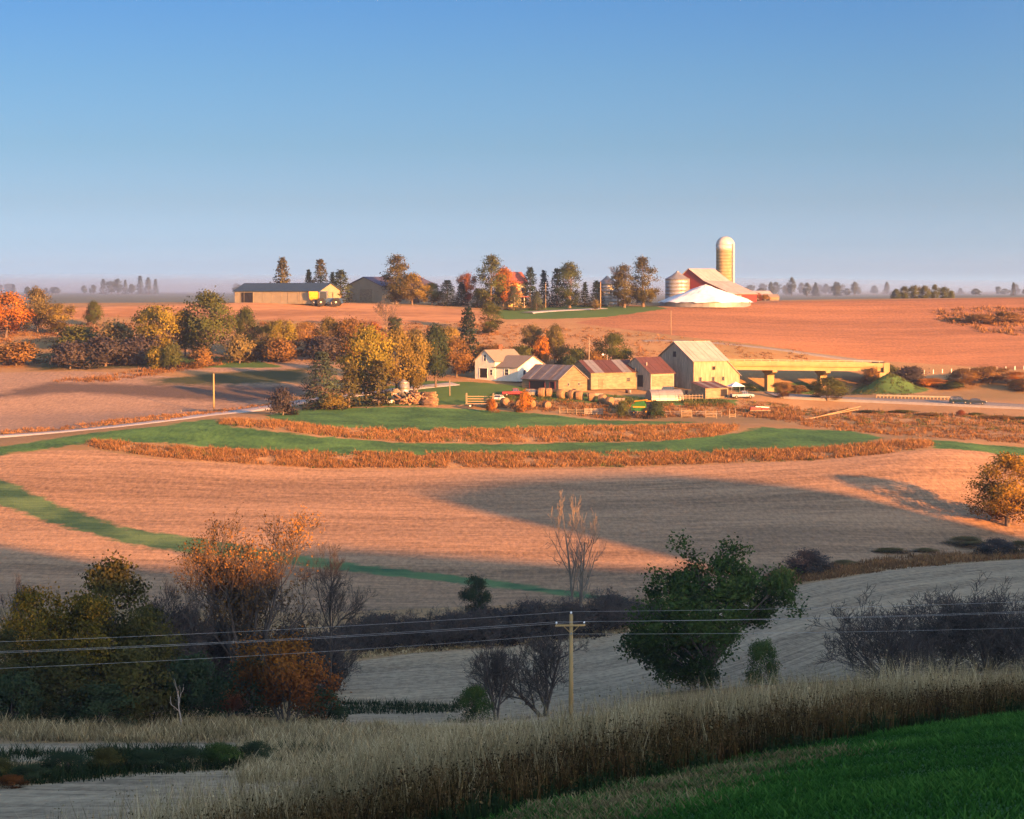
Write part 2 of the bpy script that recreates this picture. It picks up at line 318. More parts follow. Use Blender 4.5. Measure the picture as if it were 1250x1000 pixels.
# clods, stubble and crop rows stand up and catch the low light: tilt the normal at random
comb3 = g.n('ShaderNodeCombineXYZ'); g.l(g.math('MULTIPLY', sepxyz.outputs[0], 3.2), comb3.inputs[0]); g.l(g.math('MULTIPLY', sepxyz.outputs[1], 3.6), comb3.inputs[1]); g.l(sepxyz.outputs[2], comb3.inputs[2])
nv = g.vmath('SUBTRACT', g.noise(comb3.outputs[0], 1.7, 2, .8, col=True), (.5,.5,.5))
nv = g.vmath('SCALE', nv, sc=1.45); nrm = g.vmath('NORMALIZE', g.vmath('ADD', g.n('ShaderNodeNewGeometry').outputs['Normal'], nv))
g.l(g.bsdf(c, .95, .1, nrm), g.out.inputs[0])
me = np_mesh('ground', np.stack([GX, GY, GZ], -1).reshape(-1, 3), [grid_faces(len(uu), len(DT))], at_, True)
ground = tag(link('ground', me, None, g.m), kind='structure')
# rest of the land beside and behind the camera, with the hill that shades the valley
hx = np.arange(-700, 1000, 5.0); hy = np.arange(-650, 620, 5.0); HX, HY = np.meshgrid(hx, hy, indexing='ij')
def hill_z(X, Y):
    b = ZZ(X, np.maximum(Y, 4)) - np.clip(-Y, 0, 30) * .05
    r = ridge(X, Y); k = 2.0
    return np.where(r > b + 20, r, b + k * np.log1p(np.exp(np.clip((r - b) / k, -30, 8)))) - .4
HZ = hill_z(HX, HY); ff = grid_faces(len(hx), len(hy))
ox, oy = HX.ravel()[ff], HY.ravel()[ff]
keep = ~((np.abs(ox) < .47 * oy) & (oy > 8)).all(1)
hm = NT('hill_grass'); hp = hm.n('ShaderNodeNewGeometry').outputs['Position']
hm.l(hm.bsdf(hm.mix(hm.noise(hp, .1), (.05,.08,.03), (.16,.12,.06)), .95, .1), hm.out.inputs[0])
tag(link('hill', np_mesh('hill', np.stack([HX, HY, HZ], -1).reshape(-1, 3), [ff[keep]], None, True), None, hm.m), kind='structure')
# ------------------------------------------------------------------ morning haze over the whole valley
def box_mesh(name, lo, hi):
    v = [(x, y, z) for x in (lo[0], hi[0]) for y in (lo[1], hi[1]) for z in (lo[2], hi[2])]
    return np_mesh(name, v, [np.array([(0,1,3,2),(4,6,7,5),(0,4,5,1),(2,3,7,6),(0,2,6,4),(1,5,7,3)])])
hz = NT('haze'); pv = hz.n('ShaderNodeVolumePrincipled')
pv.inputs['Color'].default_value = (.82,.91,1.0,1); pv.inputs['Density'].default_value = 1.3e-4; pv.inputs['Anisotropy'].default_value = .72
hz.l(pv.outputs[0], hz.out.inputs[1])
zmin = min(float(GZ.min()), float(HZ.min()))
# ground mist lying over the far low country
ms = NT('mist'); mv = ms.n('ShaderNodeVolumePrincipled'); mv.inputs['Color'].default_value = (.80,.90,1,1); mv.inputs['Density'].default_value = 3.2e-4; mv.inputs['Anisotropy'].default_value = .62
ms.l(mv.outputs[0], ms.out.inputs[1]); rgmist, ring = 20, 28
for sc_ in (.72, .88, 1.0):             # three nested banks, densest in the middle
    V = []
    for i in range(rgmist+1):
        th = math.pi*i/rgmist
        for j in range(ring):
            a = 6.28318*j/ring; q = 1+.08*math.sin(3*a+1)+.05*math.sin(5*a)
            V.append((-700+2000*sc_*math.sin(th)*math.cos(a)*q, 2950+1750*sc_*math.sin(th)*math.sin(a)*q, -12+(36*sc_-4)*math.cos(th)))
    mf = np.array([(i*ring+j, (i+1)*ring+j, (i+1)*ring+(j+1)%ring, i*ring+(j+1)%ring) for i in range(rgmist) for j in range(ring)])
    tag(link('mist', np_mesh('mist', V, [mf], None, True), None, ms.m), 'pale ground mist over the far fields along the skyline', 'mist', None, 'stuff')
HAZE = link('haze', box_mesh('haze', (-2800,-760,zmin-1.5), (2800,5300,62)), None, hz.m); tag(HAZE, kind='stuff')
# ------------------------------------------------------------------ plants: leaf cards, twigs, crowns
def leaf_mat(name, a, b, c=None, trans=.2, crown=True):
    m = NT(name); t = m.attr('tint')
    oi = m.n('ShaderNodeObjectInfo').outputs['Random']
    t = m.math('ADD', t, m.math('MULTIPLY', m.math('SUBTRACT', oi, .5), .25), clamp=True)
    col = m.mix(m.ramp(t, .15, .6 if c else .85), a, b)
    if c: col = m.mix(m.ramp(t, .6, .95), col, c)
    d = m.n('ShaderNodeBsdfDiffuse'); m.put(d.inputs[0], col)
    if crown:
     cn = m.n('ShaderNodeAttribute'); cn.attribute_name = 'cn'; vt = m.n('ShaderNodeVectorTransform'); vt.vector_type = 'NORMAL'; vt.convert_from = 'OBJECT'; vt.convert_to = 'WORLD'; m.l(cn.outputs[1], vt.inputs[0])
     m.l(m.vmath('NORMALIZE', m.vmath('ADD', m.vmath('SCALE', m.n('ShaderNodeNewGeometry').outputs['Normal'], sc=.45), vt.outputs[0])), d.inputs['Normal'])
    tr = m.n('ShaderNodeBsdfTranslucent'); m.put(tr.inputs[0], col)
    mx = m.n('ShaderNodeMixShader'); mx.inputs[0].default_value = trans; m.l(d.outputs[0], mx.inputs[1]); m.l(tr.outputs[0], mx.inputs[2])
    m.l(mx.outputs[0], m.out.inputs[0]); return m.m
def flat_mat(name, a, b=None, scale=2.0, rough=.85, spec=.2, metal=0, stretch=None):
    m = NT(name)
    if b is None: m.l(m.bsdf(a, rough, spec, None, metal), m.out.inputs[0]); return m.m
    v = m.n('ShaderNodeTexCoord').outputs['Object']
    if stretch: v = m.vmath('MULTIPLY', v, stretch)
    m.l(m.bsdf(m.mix(m.ramp(m.noise(v, scale, 4, .65), .32, .68), a, b), rough, spec, None, metal), m.out.inputs[0]); return m.m
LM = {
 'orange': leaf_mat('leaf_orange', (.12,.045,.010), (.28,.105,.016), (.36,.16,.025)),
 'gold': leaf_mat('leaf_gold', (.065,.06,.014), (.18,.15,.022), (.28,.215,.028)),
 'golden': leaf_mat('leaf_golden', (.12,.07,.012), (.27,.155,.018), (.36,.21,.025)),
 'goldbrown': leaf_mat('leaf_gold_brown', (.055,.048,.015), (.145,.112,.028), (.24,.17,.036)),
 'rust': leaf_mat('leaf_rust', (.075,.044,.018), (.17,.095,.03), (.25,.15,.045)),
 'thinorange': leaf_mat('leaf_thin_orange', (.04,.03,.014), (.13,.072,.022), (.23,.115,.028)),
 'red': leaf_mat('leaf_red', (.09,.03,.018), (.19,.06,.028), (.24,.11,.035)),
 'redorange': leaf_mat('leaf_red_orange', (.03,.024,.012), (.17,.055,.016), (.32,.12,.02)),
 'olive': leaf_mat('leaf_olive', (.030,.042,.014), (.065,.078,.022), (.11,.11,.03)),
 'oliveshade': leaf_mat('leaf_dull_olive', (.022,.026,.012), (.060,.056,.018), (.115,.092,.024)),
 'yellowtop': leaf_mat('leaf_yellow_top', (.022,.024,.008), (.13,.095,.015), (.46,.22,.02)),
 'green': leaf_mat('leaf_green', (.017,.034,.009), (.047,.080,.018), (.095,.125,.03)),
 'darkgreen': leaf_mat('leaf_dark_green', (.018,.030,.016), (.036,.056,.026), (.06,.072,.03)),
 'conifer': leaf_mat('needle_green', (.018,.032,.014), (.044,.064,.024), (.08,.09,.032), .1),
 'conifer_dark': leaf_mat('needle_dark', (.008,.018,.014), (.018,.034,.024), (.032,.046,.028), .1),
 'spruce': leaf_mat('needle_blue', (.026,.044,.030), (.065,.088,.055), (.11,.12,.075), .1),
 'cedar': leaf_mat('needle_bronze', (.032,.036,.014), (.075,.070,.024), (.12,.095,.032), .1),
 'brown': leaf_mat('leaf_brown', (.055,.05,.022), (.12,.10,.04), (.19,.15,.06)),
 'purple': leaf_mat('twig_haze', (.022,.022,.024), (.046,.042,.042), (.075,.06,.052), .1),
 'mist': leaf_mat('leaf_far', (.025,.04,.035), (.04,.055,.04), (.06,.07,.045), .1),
}
BARK = flat_mat('bark', (.06,.045,.035), (.14,.105,.08), 3.0, stretch=(1,1,.25))
BARKD = flat_mat('bark_dark', (.038,.031,.028), (.08,.063,.053), 3.0, stretch=(1,1,.25))
BARKM = flat_mat('bark_grey', (.09,.072,.056), (.18,.145,.11), 2.0, stretch=(1,1,.25))
BARKL = flat_mat('bark_bleached', (.26,.20,.16), (.42,.34,.27), 2.0, stretch=(1,1,.25))
def cards(P, size, rng, up=.35, aspect=(.55, .9)):
    """rhombic leaf cards at points P, facing at random, somewhat upward"""
    n = len(P); N = rng.normal(size=(n,3)); N[:,2] += up; N /= np.linalg.norm(N, axis=1)[:,None]
    A = np.cross(N, rng.normal(size=(n,3))); A /= np.linalg.norm(A, axis=1)[:,None]; B = np.cross(N, A)
    s = (size * rng.uniform(.6, 1.35, n))[:,None]; w = s * rng.uniform(*aspect, n)[:,None]
    V = np.stack([P - A*s*.5, P + B*w*.5 + A*s*.08, P + A*s*.5, P - B*w*.5 + A*s*.08], 1).reshape(-1, 3)
    return V, np.arange(n*4).reshape(n, 4)
def tubes(segs, k=4):
    """segs: list of (p0, p1, r0, r1)"""
    P0 = np.array([s[0] for s in segs], float); P1 = np.array([s[1] for s in segs], float)
    r0 = np.array([s[2] for s in segs]); r1 = np.array([s[3] for s in segs])
    d = P1 - P0; d /= np.maximum(np.linalg.norm(d, axis=1), 1e-6)[:,None]
    ref = np.where(np.abs(d[:,2:]) > .9, np.array([[1.,0,0]]), np.array([[0,0,1.]]))
    a = np.cross(d, ref); a /= np.linalg.norm(a, axis=1)[:,None]; b = np.cross(d, a)
    an = np.arange(k) * 2 * math.pi / k; ca, sa = np.cos(an), np.sin(an)
    ring = a[:,None,:]*ca[None,:,None] + b[:,None,:]*sa[None,:,None]
    V = np.concatenate([P0[:,None]+ring*r0[:,None,None], P1[:,None]+ring*r1[:,None,None]], 1)
    n = len(segs); base = (np.arange(n)*2*k)[:,None]; i = np.arange(k)[None,:]; j = (i+1) % k
    Fq = np.stack([base+i, base+j, base+k+j, base+k+i], -1).reshape(-1,4)
    return V.reshape(-1,3), Fq
def bez(p0, p1, p2, r0, r1, m=4):
    out = []; q = None
    for i in range(m+1):
        t = i/m; p = (1-t)**2*p0 + 2*t*(1-t)*p1 + t*t*p2
        if q is not None: out.append((q, p, r0+(r1-r0)*(i-1)/m, r0+(r1-r0)*i/m))
        q = p
    return out
def prof(shape, s):
    if shape == 'round': return np.sin(np.pi*np.clip(.08+.9*s,0,1))**.6
    if shape == 'vase': return np.clip(.45+.75*s,0,1)*np.clip((1.02-s)/.28,0,1)**.5
    if shape == 'tall': return np.sin(np.pi*np.clip(.12+.86*s,0,1))**.75
    if shape == 'mound': return np.clip(1.03-s,0,1)**.45
    if shape == 'egg': return np.sin(np.pi*np.clip(.2+.8*s**1.1,0,1))**.7
    return np.clip(1.04-s,0,1)
def leafy(seed, H, W, base, nclump, rc, nleaf, ls, shape, skirt=0, thin=0):
    rng = np.random.default_rng(seed); C = []
    lob = rng.uniform(.75, 1.12, 7); ph = rng.uniform(0, 6.28)
    while len(C) < nclump:
        s = rng.random()**.85; a = rng.random()*6.283; rr = math.sqrt(rng.random())
        Rr = float(prof(shape, np.array(s)))*W/2*np.interp(((a+ph)/6.283*7) % 7, range(8), list(lob)+[lob[0]])
        C.append((math.cos(a)*Rr*rr, math.sin(a)*Rr*rr, H*base + s*(H*(1-base)-rc*.5), rr))
    C = np.array(C); tc = rng.random(nclump)
    wgt = .35 + rng.random(nclump)*(.6+C[:,3]); wgt /= wgt.sum()
    idx = rng.choice(nclump, nleaf, p=wgt)
    P = C[idx,:3] + rng.normal(size=(nleaf,3))*rc*np.array([.55,.55,.42])
    P[:,2] = np.maximum(P[:,2], H*base*.6+.1)
    V, Fq = cards(P, ls, rng)
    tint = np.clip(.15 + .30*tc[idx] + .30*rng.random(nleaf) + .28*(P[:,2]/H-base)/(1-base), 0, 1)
    crown = np_mesh('crown', V, [Fq], {'tint': np.repeat(tint, 4)})
    # limbs
    segs = []; top = np.array([rng.normal()*W*.03, rng.normal()*W*.03, H*(.55+.3*base)]); r0 = .024*H+.03
    pts = [np.zeros(3)] + [top*f + np.append(rng.normal(size=2)*W*.015, 0) for f in (.25,.5,.75)] + [top]
    for i in range(4): segs.append((pts[i]-(np.array([0,0,.3]) if i == 0 else 0), pts[i+1], r0*(1-.2*i)*(1.25 if i == 0 else 1), r0*(1-.2*(i+1))))
    for c in C[rng.permutation(nclump)[:min(nclump, 46)],:3]:
        f = np.clip((c[2]-.35*np.hypot(c[0],c[1]))/top[2], .18, .98)*rng.uniform(.75,1); p0 = top*f
        mid = p0*.45 + c*.55; mid[2] = p0[2] + (c[2]-p0[2])*.4; segs += bez(p0, mid, c, r0*.34*(1.1-f), r0*.05, 4)
    V, Fq = tubes(segs, 5); trunk = np_mesh('trunk', V, [Fq], None, True)
    return crown, trunk, (H, W)
def bare(seed, H, W, depth=4, lean=.0, multi=1, spread=.6, r=None, leaves=0, ls=.3, twig_r=.012, kids=(7,5,4,3), low=.3, droop=0):
    rng = np.random.default_rng(seed); segs = []; twigs = []; tips = []
    def grow(p, d, L, r, lv):
        m = 5 if lv < 2 else 3; pts = [p]; q = p; dd = d.copy()
        for i in range(m):
            dd = dd + rng.normal(size=3)*(.16 if lv else .07) + np.array([0,0,.10 if lv else .03]) - np.array([0,0,droop*(lv>1)*.1]); dd /= np.linalg.norm(dd)
            q2 = q + dd*L/m; ra, rb = r*(1-.62*i/m), r*(1-.62*(i+1)/m)
            (twigs if lv >= 2 else segs).append((q, q2, max(ra, twig_r*.8), max(rb, twig_r*.6))); q = q2; pts.append(q)
        if lv >= depth-1: tips.append(q); tips.append(pts[-2]); return
        n = kids[lv]
        for k in range(n):
            f = (low + (1-low)*(k+rng.random())/n) if lv == 0 else rng.uniform(.25, 1)
            i = min(int(f*m), m-1); pp = pts[i] + (pts[i+1]-pts[i])*(f*m-i)
            ax = dd; a = rng.random()*6.283; e1 = np.cross(ax, [.3,.8,.1]); e1 /= np.linalg.norm(e1); e2 = np.cross(ax, e1)
            side = e1*math.cos(a)+e2*math.sin(a); sp = spread*rng.uniform(.7,1.3)*(1.15 if lv == 0 else 1)
            nd = ax*math.cos(sp)+side*math.sin(sp); nd[2] = nd[2]*.8 + .12; nd /= np.linalg.norm(nd)
            grow(pp, nd, L*rng.uniform(.42,.68)*(1.15-.45*f), r*(.62-.25*f)*rng.uniform(.6,.9)+.002, lv+1)
        if lv < depth-1: tips.append(q)
    for k in range(multi):
        a = k*6.283/multi + rng.random(); sp = 0 if multi == 1 else rng.uniform(.15, .75 if multi < 9 else 1.2)
        d = np.array([math.cos(a)*math.sin(sp)+lean, math.sin(a)*math.sin(sp), math.cos(sp)]); d /= np.linalg.norm(d)
        grow(np.array([math.cos(a)*.15*(multi>1), math.sin(a)*.15*(multi>1), -.2]), d, H*.8*rng.uniform(.8,1.05), (r or .02*H+.02)/math.sqrt(multi), 0)
    A = np.array([s[1] for s in segs+twigs]); fz = H/A[:,2].max(); fx = W/2/np.percentile(np.hypot(A[:,0],A[:,1]), 97)
    sc = np.array([fx, fx, fz]); f = lambda S: [(a*sc, b*sc, c, d) for a, b, c, d in S]
    if len(twigs) < 120 and not leaves:
        V, Fq = tubes(f(segs+twigs), 5); return None, np_mesh('trunk', V, [Fq], None, True), None, (H, W)
    V, Fq = tubes(f(segs), 5); trunk = np_mesh('trunk', V, [Fq], None, True)
    V2, F2 = tubes(f(twigs), 3); faces = [F2]; tt = np.full(len(V2), rng.uniform(.1,.2))
    if leaves:
        T = np.array(tips)*sc; idx = rng.integers(0, len(T), leaves); P = T[idx] + rng.normal(size=(leaves,3))*.35
        V3, F3 = cards(P, ls, rng); hz_ = P[:,2]/H
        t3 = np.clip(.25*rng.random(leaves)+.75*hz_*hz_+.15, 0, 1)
        return np_mesh('crown', V3, [F3], {'tint': np.repeat(t3,4)}), trunk, np_mesh('twigs', V2, [F2]), (H, W)
    return None, trunk, np_mesh('twigs', V2, [F2]), (H, W)
def conifer(seed, H, W, nlev, nb, ncard, ls, base=.06, dens=1.0, power=.85, ragged=.25):
    rng = np.random.default_rng(seed); P = []; segs = [(np.array([0,0,-.3]), np.array([0,0,H*.5]), .022*H+.05, .013*H), (np.array([0,0,H*.5]), np.array([0,0,H*.98]), .013*H, .01)]; tn = []
    for i in range(nlev):
        s = (i+rng.random()*.6)/nlev; z = H*(base+(1-base)*s); Lm = W/2*1.22*(1.02-s)**power*(.72+.28*min(1,(s+.06)*7))
        for k in range(nb):
            a = (k+rng.random()*.9)*6.283/nb + i*2.4; L = Lm*rng.uniform(1-ragged*1.6, 1.08)
            e = np.array([math.cos(a)*L, math.sin(a)*L, z + L*(.10-.38*(1-s))])
            c0 = np.array([0,0,z]); 
            if L > .15*W and k % 2 == 0: segs.append((c0, e, .012*H*(1-s)*.35+.01, .008))
            br = rng.random()
            for j in range(ncard):
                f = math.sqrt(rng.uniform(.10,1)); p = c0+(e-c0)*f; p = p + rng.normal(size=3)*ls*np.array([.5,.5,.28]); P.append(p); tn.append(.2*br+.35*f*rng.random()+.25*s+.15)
    P.append(np.array([0,0,H*.99])); tn.append(.6)
    V, Fq = cards(np.array(P), ls, rng, up=.8, aspect=(.35,.6))
    crown = np_mesh('crown', V, [Fq], {'tint': np.repeat(np.clip(tn,0,1), 4)})
    V, Fq = tubes(segs, 5); return crown, np_mesh('trunk', V, [Fq], None, True), (H, W)
# proto library: (crown, trunk, extra twigs or None, (H, W))
def round_normals(me):
    n = len(me.vertices); V = np.zeros(n*3, np.float32); me.vertices.foreach_get('co', V); V = V.reshape(-1,3); c = V.mean(0); Q = V-c
    ext = V.max(0)-V.min(0); Q = Q/(ext*.5+1e-6); Q[:,2] += .15; L = np.linalg.norm(Q, axis=1)[:,None]+1e-6; Q = Q/L*np.clip(L*1.4,.1,1)
    a = me.attributes.new('cn', 'FLOAT_VECTOR', 'POINT'); a.data.foreach_set('vector', Q.astype(np.float32).ravel())
PR = {}
def L3(t): return (t[0], t[1], None, t[2])
for i in range(3):
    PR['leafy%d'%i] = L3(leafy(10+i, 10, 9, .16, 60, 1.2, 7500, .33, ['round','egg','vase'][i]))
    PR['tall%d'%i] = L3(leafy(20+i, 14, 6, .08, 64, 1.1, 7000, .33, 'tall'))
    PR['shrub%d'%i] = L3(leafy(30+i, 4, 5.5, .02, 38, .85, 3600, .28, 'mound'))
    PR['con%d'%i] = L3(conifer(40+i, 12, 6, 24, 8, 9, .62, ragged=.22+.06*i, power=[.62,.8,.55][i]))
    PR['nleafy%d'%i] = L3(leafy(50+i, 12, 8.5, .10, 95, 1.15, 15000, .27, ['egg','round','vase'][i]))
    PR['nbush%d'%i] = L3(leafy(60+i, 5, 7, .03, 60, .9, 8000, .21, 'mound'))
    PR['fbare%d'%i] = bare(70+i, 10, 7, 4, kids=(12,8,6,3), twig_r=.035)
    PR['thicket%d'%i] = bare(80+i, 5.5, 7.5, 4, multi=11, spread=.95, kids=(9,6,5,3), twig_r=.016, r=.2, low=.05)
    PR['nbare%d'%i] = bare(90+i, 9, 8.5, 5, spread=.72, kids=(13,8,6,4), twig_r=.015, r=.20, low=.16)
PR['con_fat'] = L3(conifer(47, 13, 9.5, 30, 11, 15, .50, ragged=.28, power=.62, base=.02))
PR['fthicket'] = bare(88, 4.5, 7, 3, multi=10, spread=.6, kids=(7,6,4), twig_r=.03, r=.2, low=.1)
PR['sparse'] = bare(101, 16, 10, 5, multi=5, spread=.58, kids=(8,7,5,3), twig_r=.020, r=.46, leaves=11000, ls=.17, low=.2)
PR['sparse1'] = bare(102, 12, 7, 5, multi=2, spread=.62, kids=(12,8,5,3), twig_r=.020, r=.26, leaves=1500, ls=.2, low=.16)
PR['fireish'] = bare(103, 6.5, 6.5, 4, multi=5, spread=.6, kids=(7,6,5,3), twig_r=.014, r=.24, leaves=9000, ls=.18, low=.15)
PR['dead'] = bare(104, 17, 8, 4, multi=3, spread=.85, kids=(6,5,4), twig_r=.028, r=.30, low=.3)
PR['broadbare'] = bare(111, 8.5, 11, 5, multi=3, spread=.85, kids=(11,8,6,3), twig_r=.016, r=.34, low=.12)
PR['snag'] = bare(105, 4, 2.6, 3, spread=.6, kids=(4,3,2), twig_r=.018, r=.10, low=.45)
# the green tree beside the pole: an open crown of several heavy leafy boughs
def big_green():
    rng = np.random.default_rng(131); segs = []; C = []
    boughs = [(-1.0,0,11.6,2.4),(1.4,.6,12.0,2.2),(-3.4,.8,9.0,2.3),(3.8,-.4,10.4,2.1),(6.0,.5,8.7,1.9),(-5.4,-.5,6.2,2.1),(-2.4,-1.2,6.2,2.5),(-4.8,.6,3.4,2.2),(-2.0,1.0,3.0,2.3),(.6,-.6,8.2,2.3),(2.6,1.4,8.4,2.0),(6.9,-.6,10.2,1.3),(-6.2,.3,4.6,1.5),(.2,.8,4.4,1.7),(4.6,.9,6.9,1.2),(-.6,-1.5,1.9,1.7),(-3.6,-.9,1.8,1.6),(-1.6,.2,8.8,2.2),(-.6,-1.0,6.4,2.2),(-3.8,-1.2,7.6,2.0),(1.2,-1.0,6.0,1.8),(2.4,-.8,9.9,1.8),(-2.6,.5,10.4,1.6),(-5.2,-.8,4.8,1.8)]
    for x, y, z, r in boughs:
        c = np.array([x,y,z]); f = np.clip(z*.045,.08,.5); p0 = np.array([.5*f,0,z*.42]); segs += bez(np.array([.1,0,-.2]) if z < 5 else p0*np.array([1,1,.6]), np.array([x*.35,y*.35,z*.62]), c, .20 if z > 6 else .12, .03, 6)
        for k in range(9):
            q = c + rng.normal(size=3)*r*np.array([.5,.5,.42]); C.append((*q, .62)); segs += bez(c*.75+np.array([0,0,z*.1]), (c+q)/2+np.array([0,0,.2]), q, .035, .01, 3)
    segs += [(np.array([0,0,-.3]),np.array([.2,0,2.2]),.36,.28),(np.array([.2,0,2.2]),np.array([.5,.1,6]),.28,.18),(np.array([.5,.1,6]),np.array([.4,0,9.5]),.18,.06)]
    C = np.array(C); n = 36000; idx = rng.integers(0, len(C), n); P = C[idx,:3]+rng.normal(size=(n,3))*C[idx,3:]*np.array([.98,.98,.72])
    V, Fq = cards(P, .34, rng, aspect=(.45,.7)); tint = np.clip(.1+.35*rng.random(len(C))[idx]+.3*rng.random(n)+.25*P[:,2]/13,0,1)
    cr = np_mesh('crown', V, [Fq], {'tint': np.repeat(tint,4)}); V, Fq = tubes(segs, 5)
    return cr, np_mesh('trunk', V, [Fq], None, True), None, (13.2, 14.4)
PR['biggreen'] = big_green()
for k, (c_, t_, w_, hw) in PR.items():
    if c_ is not None: c_.materials.append(None); round_normals(c_)
    t_.materials.append(None)
    if w_ is not None: w_.materials.append(None)
def setmat(o, m): o.material_slots[0].link = 'OBJECT'; o.material_slots[0].material = m
def plant(kind, px, d, ytop, wpx, col, name, label, cat='tree', group=None, bark=None, rz=None, sink=0.0):
    p = at(px, d); c_, t_, w_, (H, W) = PR[kind]
    yb = project(p.x, p.y, p.z)[1]; h = max((yb - ytop) * d / F, .6); w = wpx * d / F
    o = empty(name, (p.x, p.y, p.z - sink), rz if rz is not None else RNG.uniform(0, 6.28)); o.scale = (w/W*RNG.uniform(.94,1.06), w/W*RNG.uniform(.85,1.2), h/H)
    tag(o, label, cat, group)
    bark = bark or BARK
    tr = link('trunk', t_, o); setmat(tr, bark)
    if w_ is not None: tw = link('branches', w_, o); setmat(tw, bark)
    if c_ is not None: cr = link('crown', c_, o); setmat(cr, LM[col])
    return o
# ------------------------------------------------------------------ trees and bushes, nearest first
NB = 'trees and bushes in the shaded creek bottom'
for a in [
 ('nleafy0',140,172,678,112,'oliveshade','deciduous_tree','tall dull olive tree, highest crown of the dark clump at the left'),
 ('nleafy1',104,166,722,84,'yellowtop','deciduous_tree','yellow-orange tree glowing in front of the tall olive tree at left'),
 ('nleafy2',46,171,716,92,'yellowtop','deciduous_tree','yellowish olive tree near the left edge, left of the glowing yellow-orange tree'),
 ('nleafy1',4,164,768,84,'oliveshade','deciduous_tree','dark olive tree cut by the left edge of the picture'),
 ('nleafy2',180,168,742,80,'oliveshade','deciduous_tree','dark brown-green tree at the right shoulder of the tall olive tree'),
 ('nbush0',72,160,800,120,'oliveshade','leafy_bush','dark olive bush below the yellow-orange tree at left'),
 ('nbush1',166,161,792,110,'oliveshade','leafy_bush','dark olive bush at the foot of the tall olive tree'),
 ('nbush2',18,158,820,100,'darkgreen','leafy_bush','dark green bush at the bottom left corner of the tree clump'),
 ('nbush0',235,165,800,100,'darkgreen','leafy_bush','dark green bush left of the pale snag trunk'),
 ('nbush1',300,176,806,110,'darkgreen','leafy_bush','dark green bush behind the red-orange bushy tree'),
 ('nbush2',388,166,838,80,'darkgreen','leafy_bush','low dark green bush right of the red-orange bushy tree'),
 ('nbush1',120,158,836,120,'darkgreen','leafy_bush','low dark green bush between the tan weeds and the left tree clump'),
 ('sparse',306,190,618,150,'thinorange','thinning_tree','large half-bare tree with thin orange leaves catching the sun at its top'),
 ('nbare1',404,195,655,92,'rust','thinning_tree','slender nearly leafless tree right of the large half-bare tree'),
 ('fireish',350,160,776,116,'redorange','deciduous_tree','small red-orange bushy tree in front of the large half-bare tree'),
 ('fireish',278,168,838,40,'red','leafy_bush','little red-leaved bush left of the red-orange bushy tree'),
]: plant(*a[:7], a[7], 'bush' if 'bush' in a[6] else 'tree', NB, BARKD)
plant('nbare2',205,186,702,76,'rust','bare_tree','thin reddish bare tree between the olive clump and the half-bare tree','tree',NB,BARKD)
plant('nbare0',22,178,697,56,'red','bare_tree','small reddish bare treetop rising at the far left above the yellowish tree','tree',NB,BARKD)
plant('nbare1',236,182,716,60,'red','bare_tree','dark bare tree low between the reddish bare tree and half-bare tree','tree',NB,BARKD)
for px, d, yt, w, lab in [(222,192,744,80,'dusky undergrowth bush behind the pale snag'),(262,196,756,80,'dusky undergrowth bush left of the trunk of the half-bare tree'),(310,200,770,80,'dusky undergrowth bush behind the trunk of the half-bare tree'),(352,206,764,80,'dusky undergrowth bush below the slender bare tree'),(396,214,772,70,'dusky undergrowth bush right of the slender bare tree'),(190,200,740,70,'dusky undergrowth bush under the thin reddish bare tree')]:
    plant('nbush%d' % (int(px) % 3), px, d, yt, w, 'purple', 'twiggy_bush', lab, 'bush', NB, BARKD); plant('thicket%d' % (int(px) % 3), px+14, d+2, yt-14, w*1.1, None, 'bare_thicket', lab.replace('dusky undergrowth bush','leafless undergrowth thicket'), 'thicket', NB, BARKD)
plant('snag',222,157,826,34,None,'dead_tree','pale bleached snag standing in the tan weeds at left','dead tree',NB,BARKL)
CB = 'dark leafless thickets along the creek'
for px, d, yt, w, lab in [(452,258,735,84,'leftmost dark leafless thicket of the creek row, over the grey stubble'),(498,260,742,84,'dark leafless thicket second from the left in the creek row'),
  (542,262,734,86,'dark leafless thicket left below the small round evergreen'),(590,264,728,92,'dark leafless thicket right below the small round evergreen'),
  (640,267,722,92,'dark leafless thicket between the small round evergreen and the dead tree'),(684,269,724,92,'dark leafless thicket left behind the utility pole top'),
  (735,275,714,90,'dark leafless thicket right of the dead tree'),(784,280,724,76,'rightmost dark leafless thicket of the creek row, beside the green tree')]:
    plant('thicket%d' % (int(px) % 3), px, d, yt, w, None, 'bare_thicket', lab, 'thicket', CB, BARKD)
    o = plant('nbush%d' % (int(px) % 3), px+12, d+3, yt+14, w*.95, 'purple', 'twiggy_bush', lab.replace('thicket','bush').replace('dark leafless','dense purplish').replace('leftmost dense','leftmost dense'), 'bush', 'purplish bushes along the creek', BARKD)
plant('nbush1',430,262,762,70,'purple','twiggy_bush','purplish bush at the left end of the creek row, by the slender nearly leafless tree','bush','purplish bushes along the creek',BARKD)
HB_ = 'dark shrubs between the two pale stubble strips'
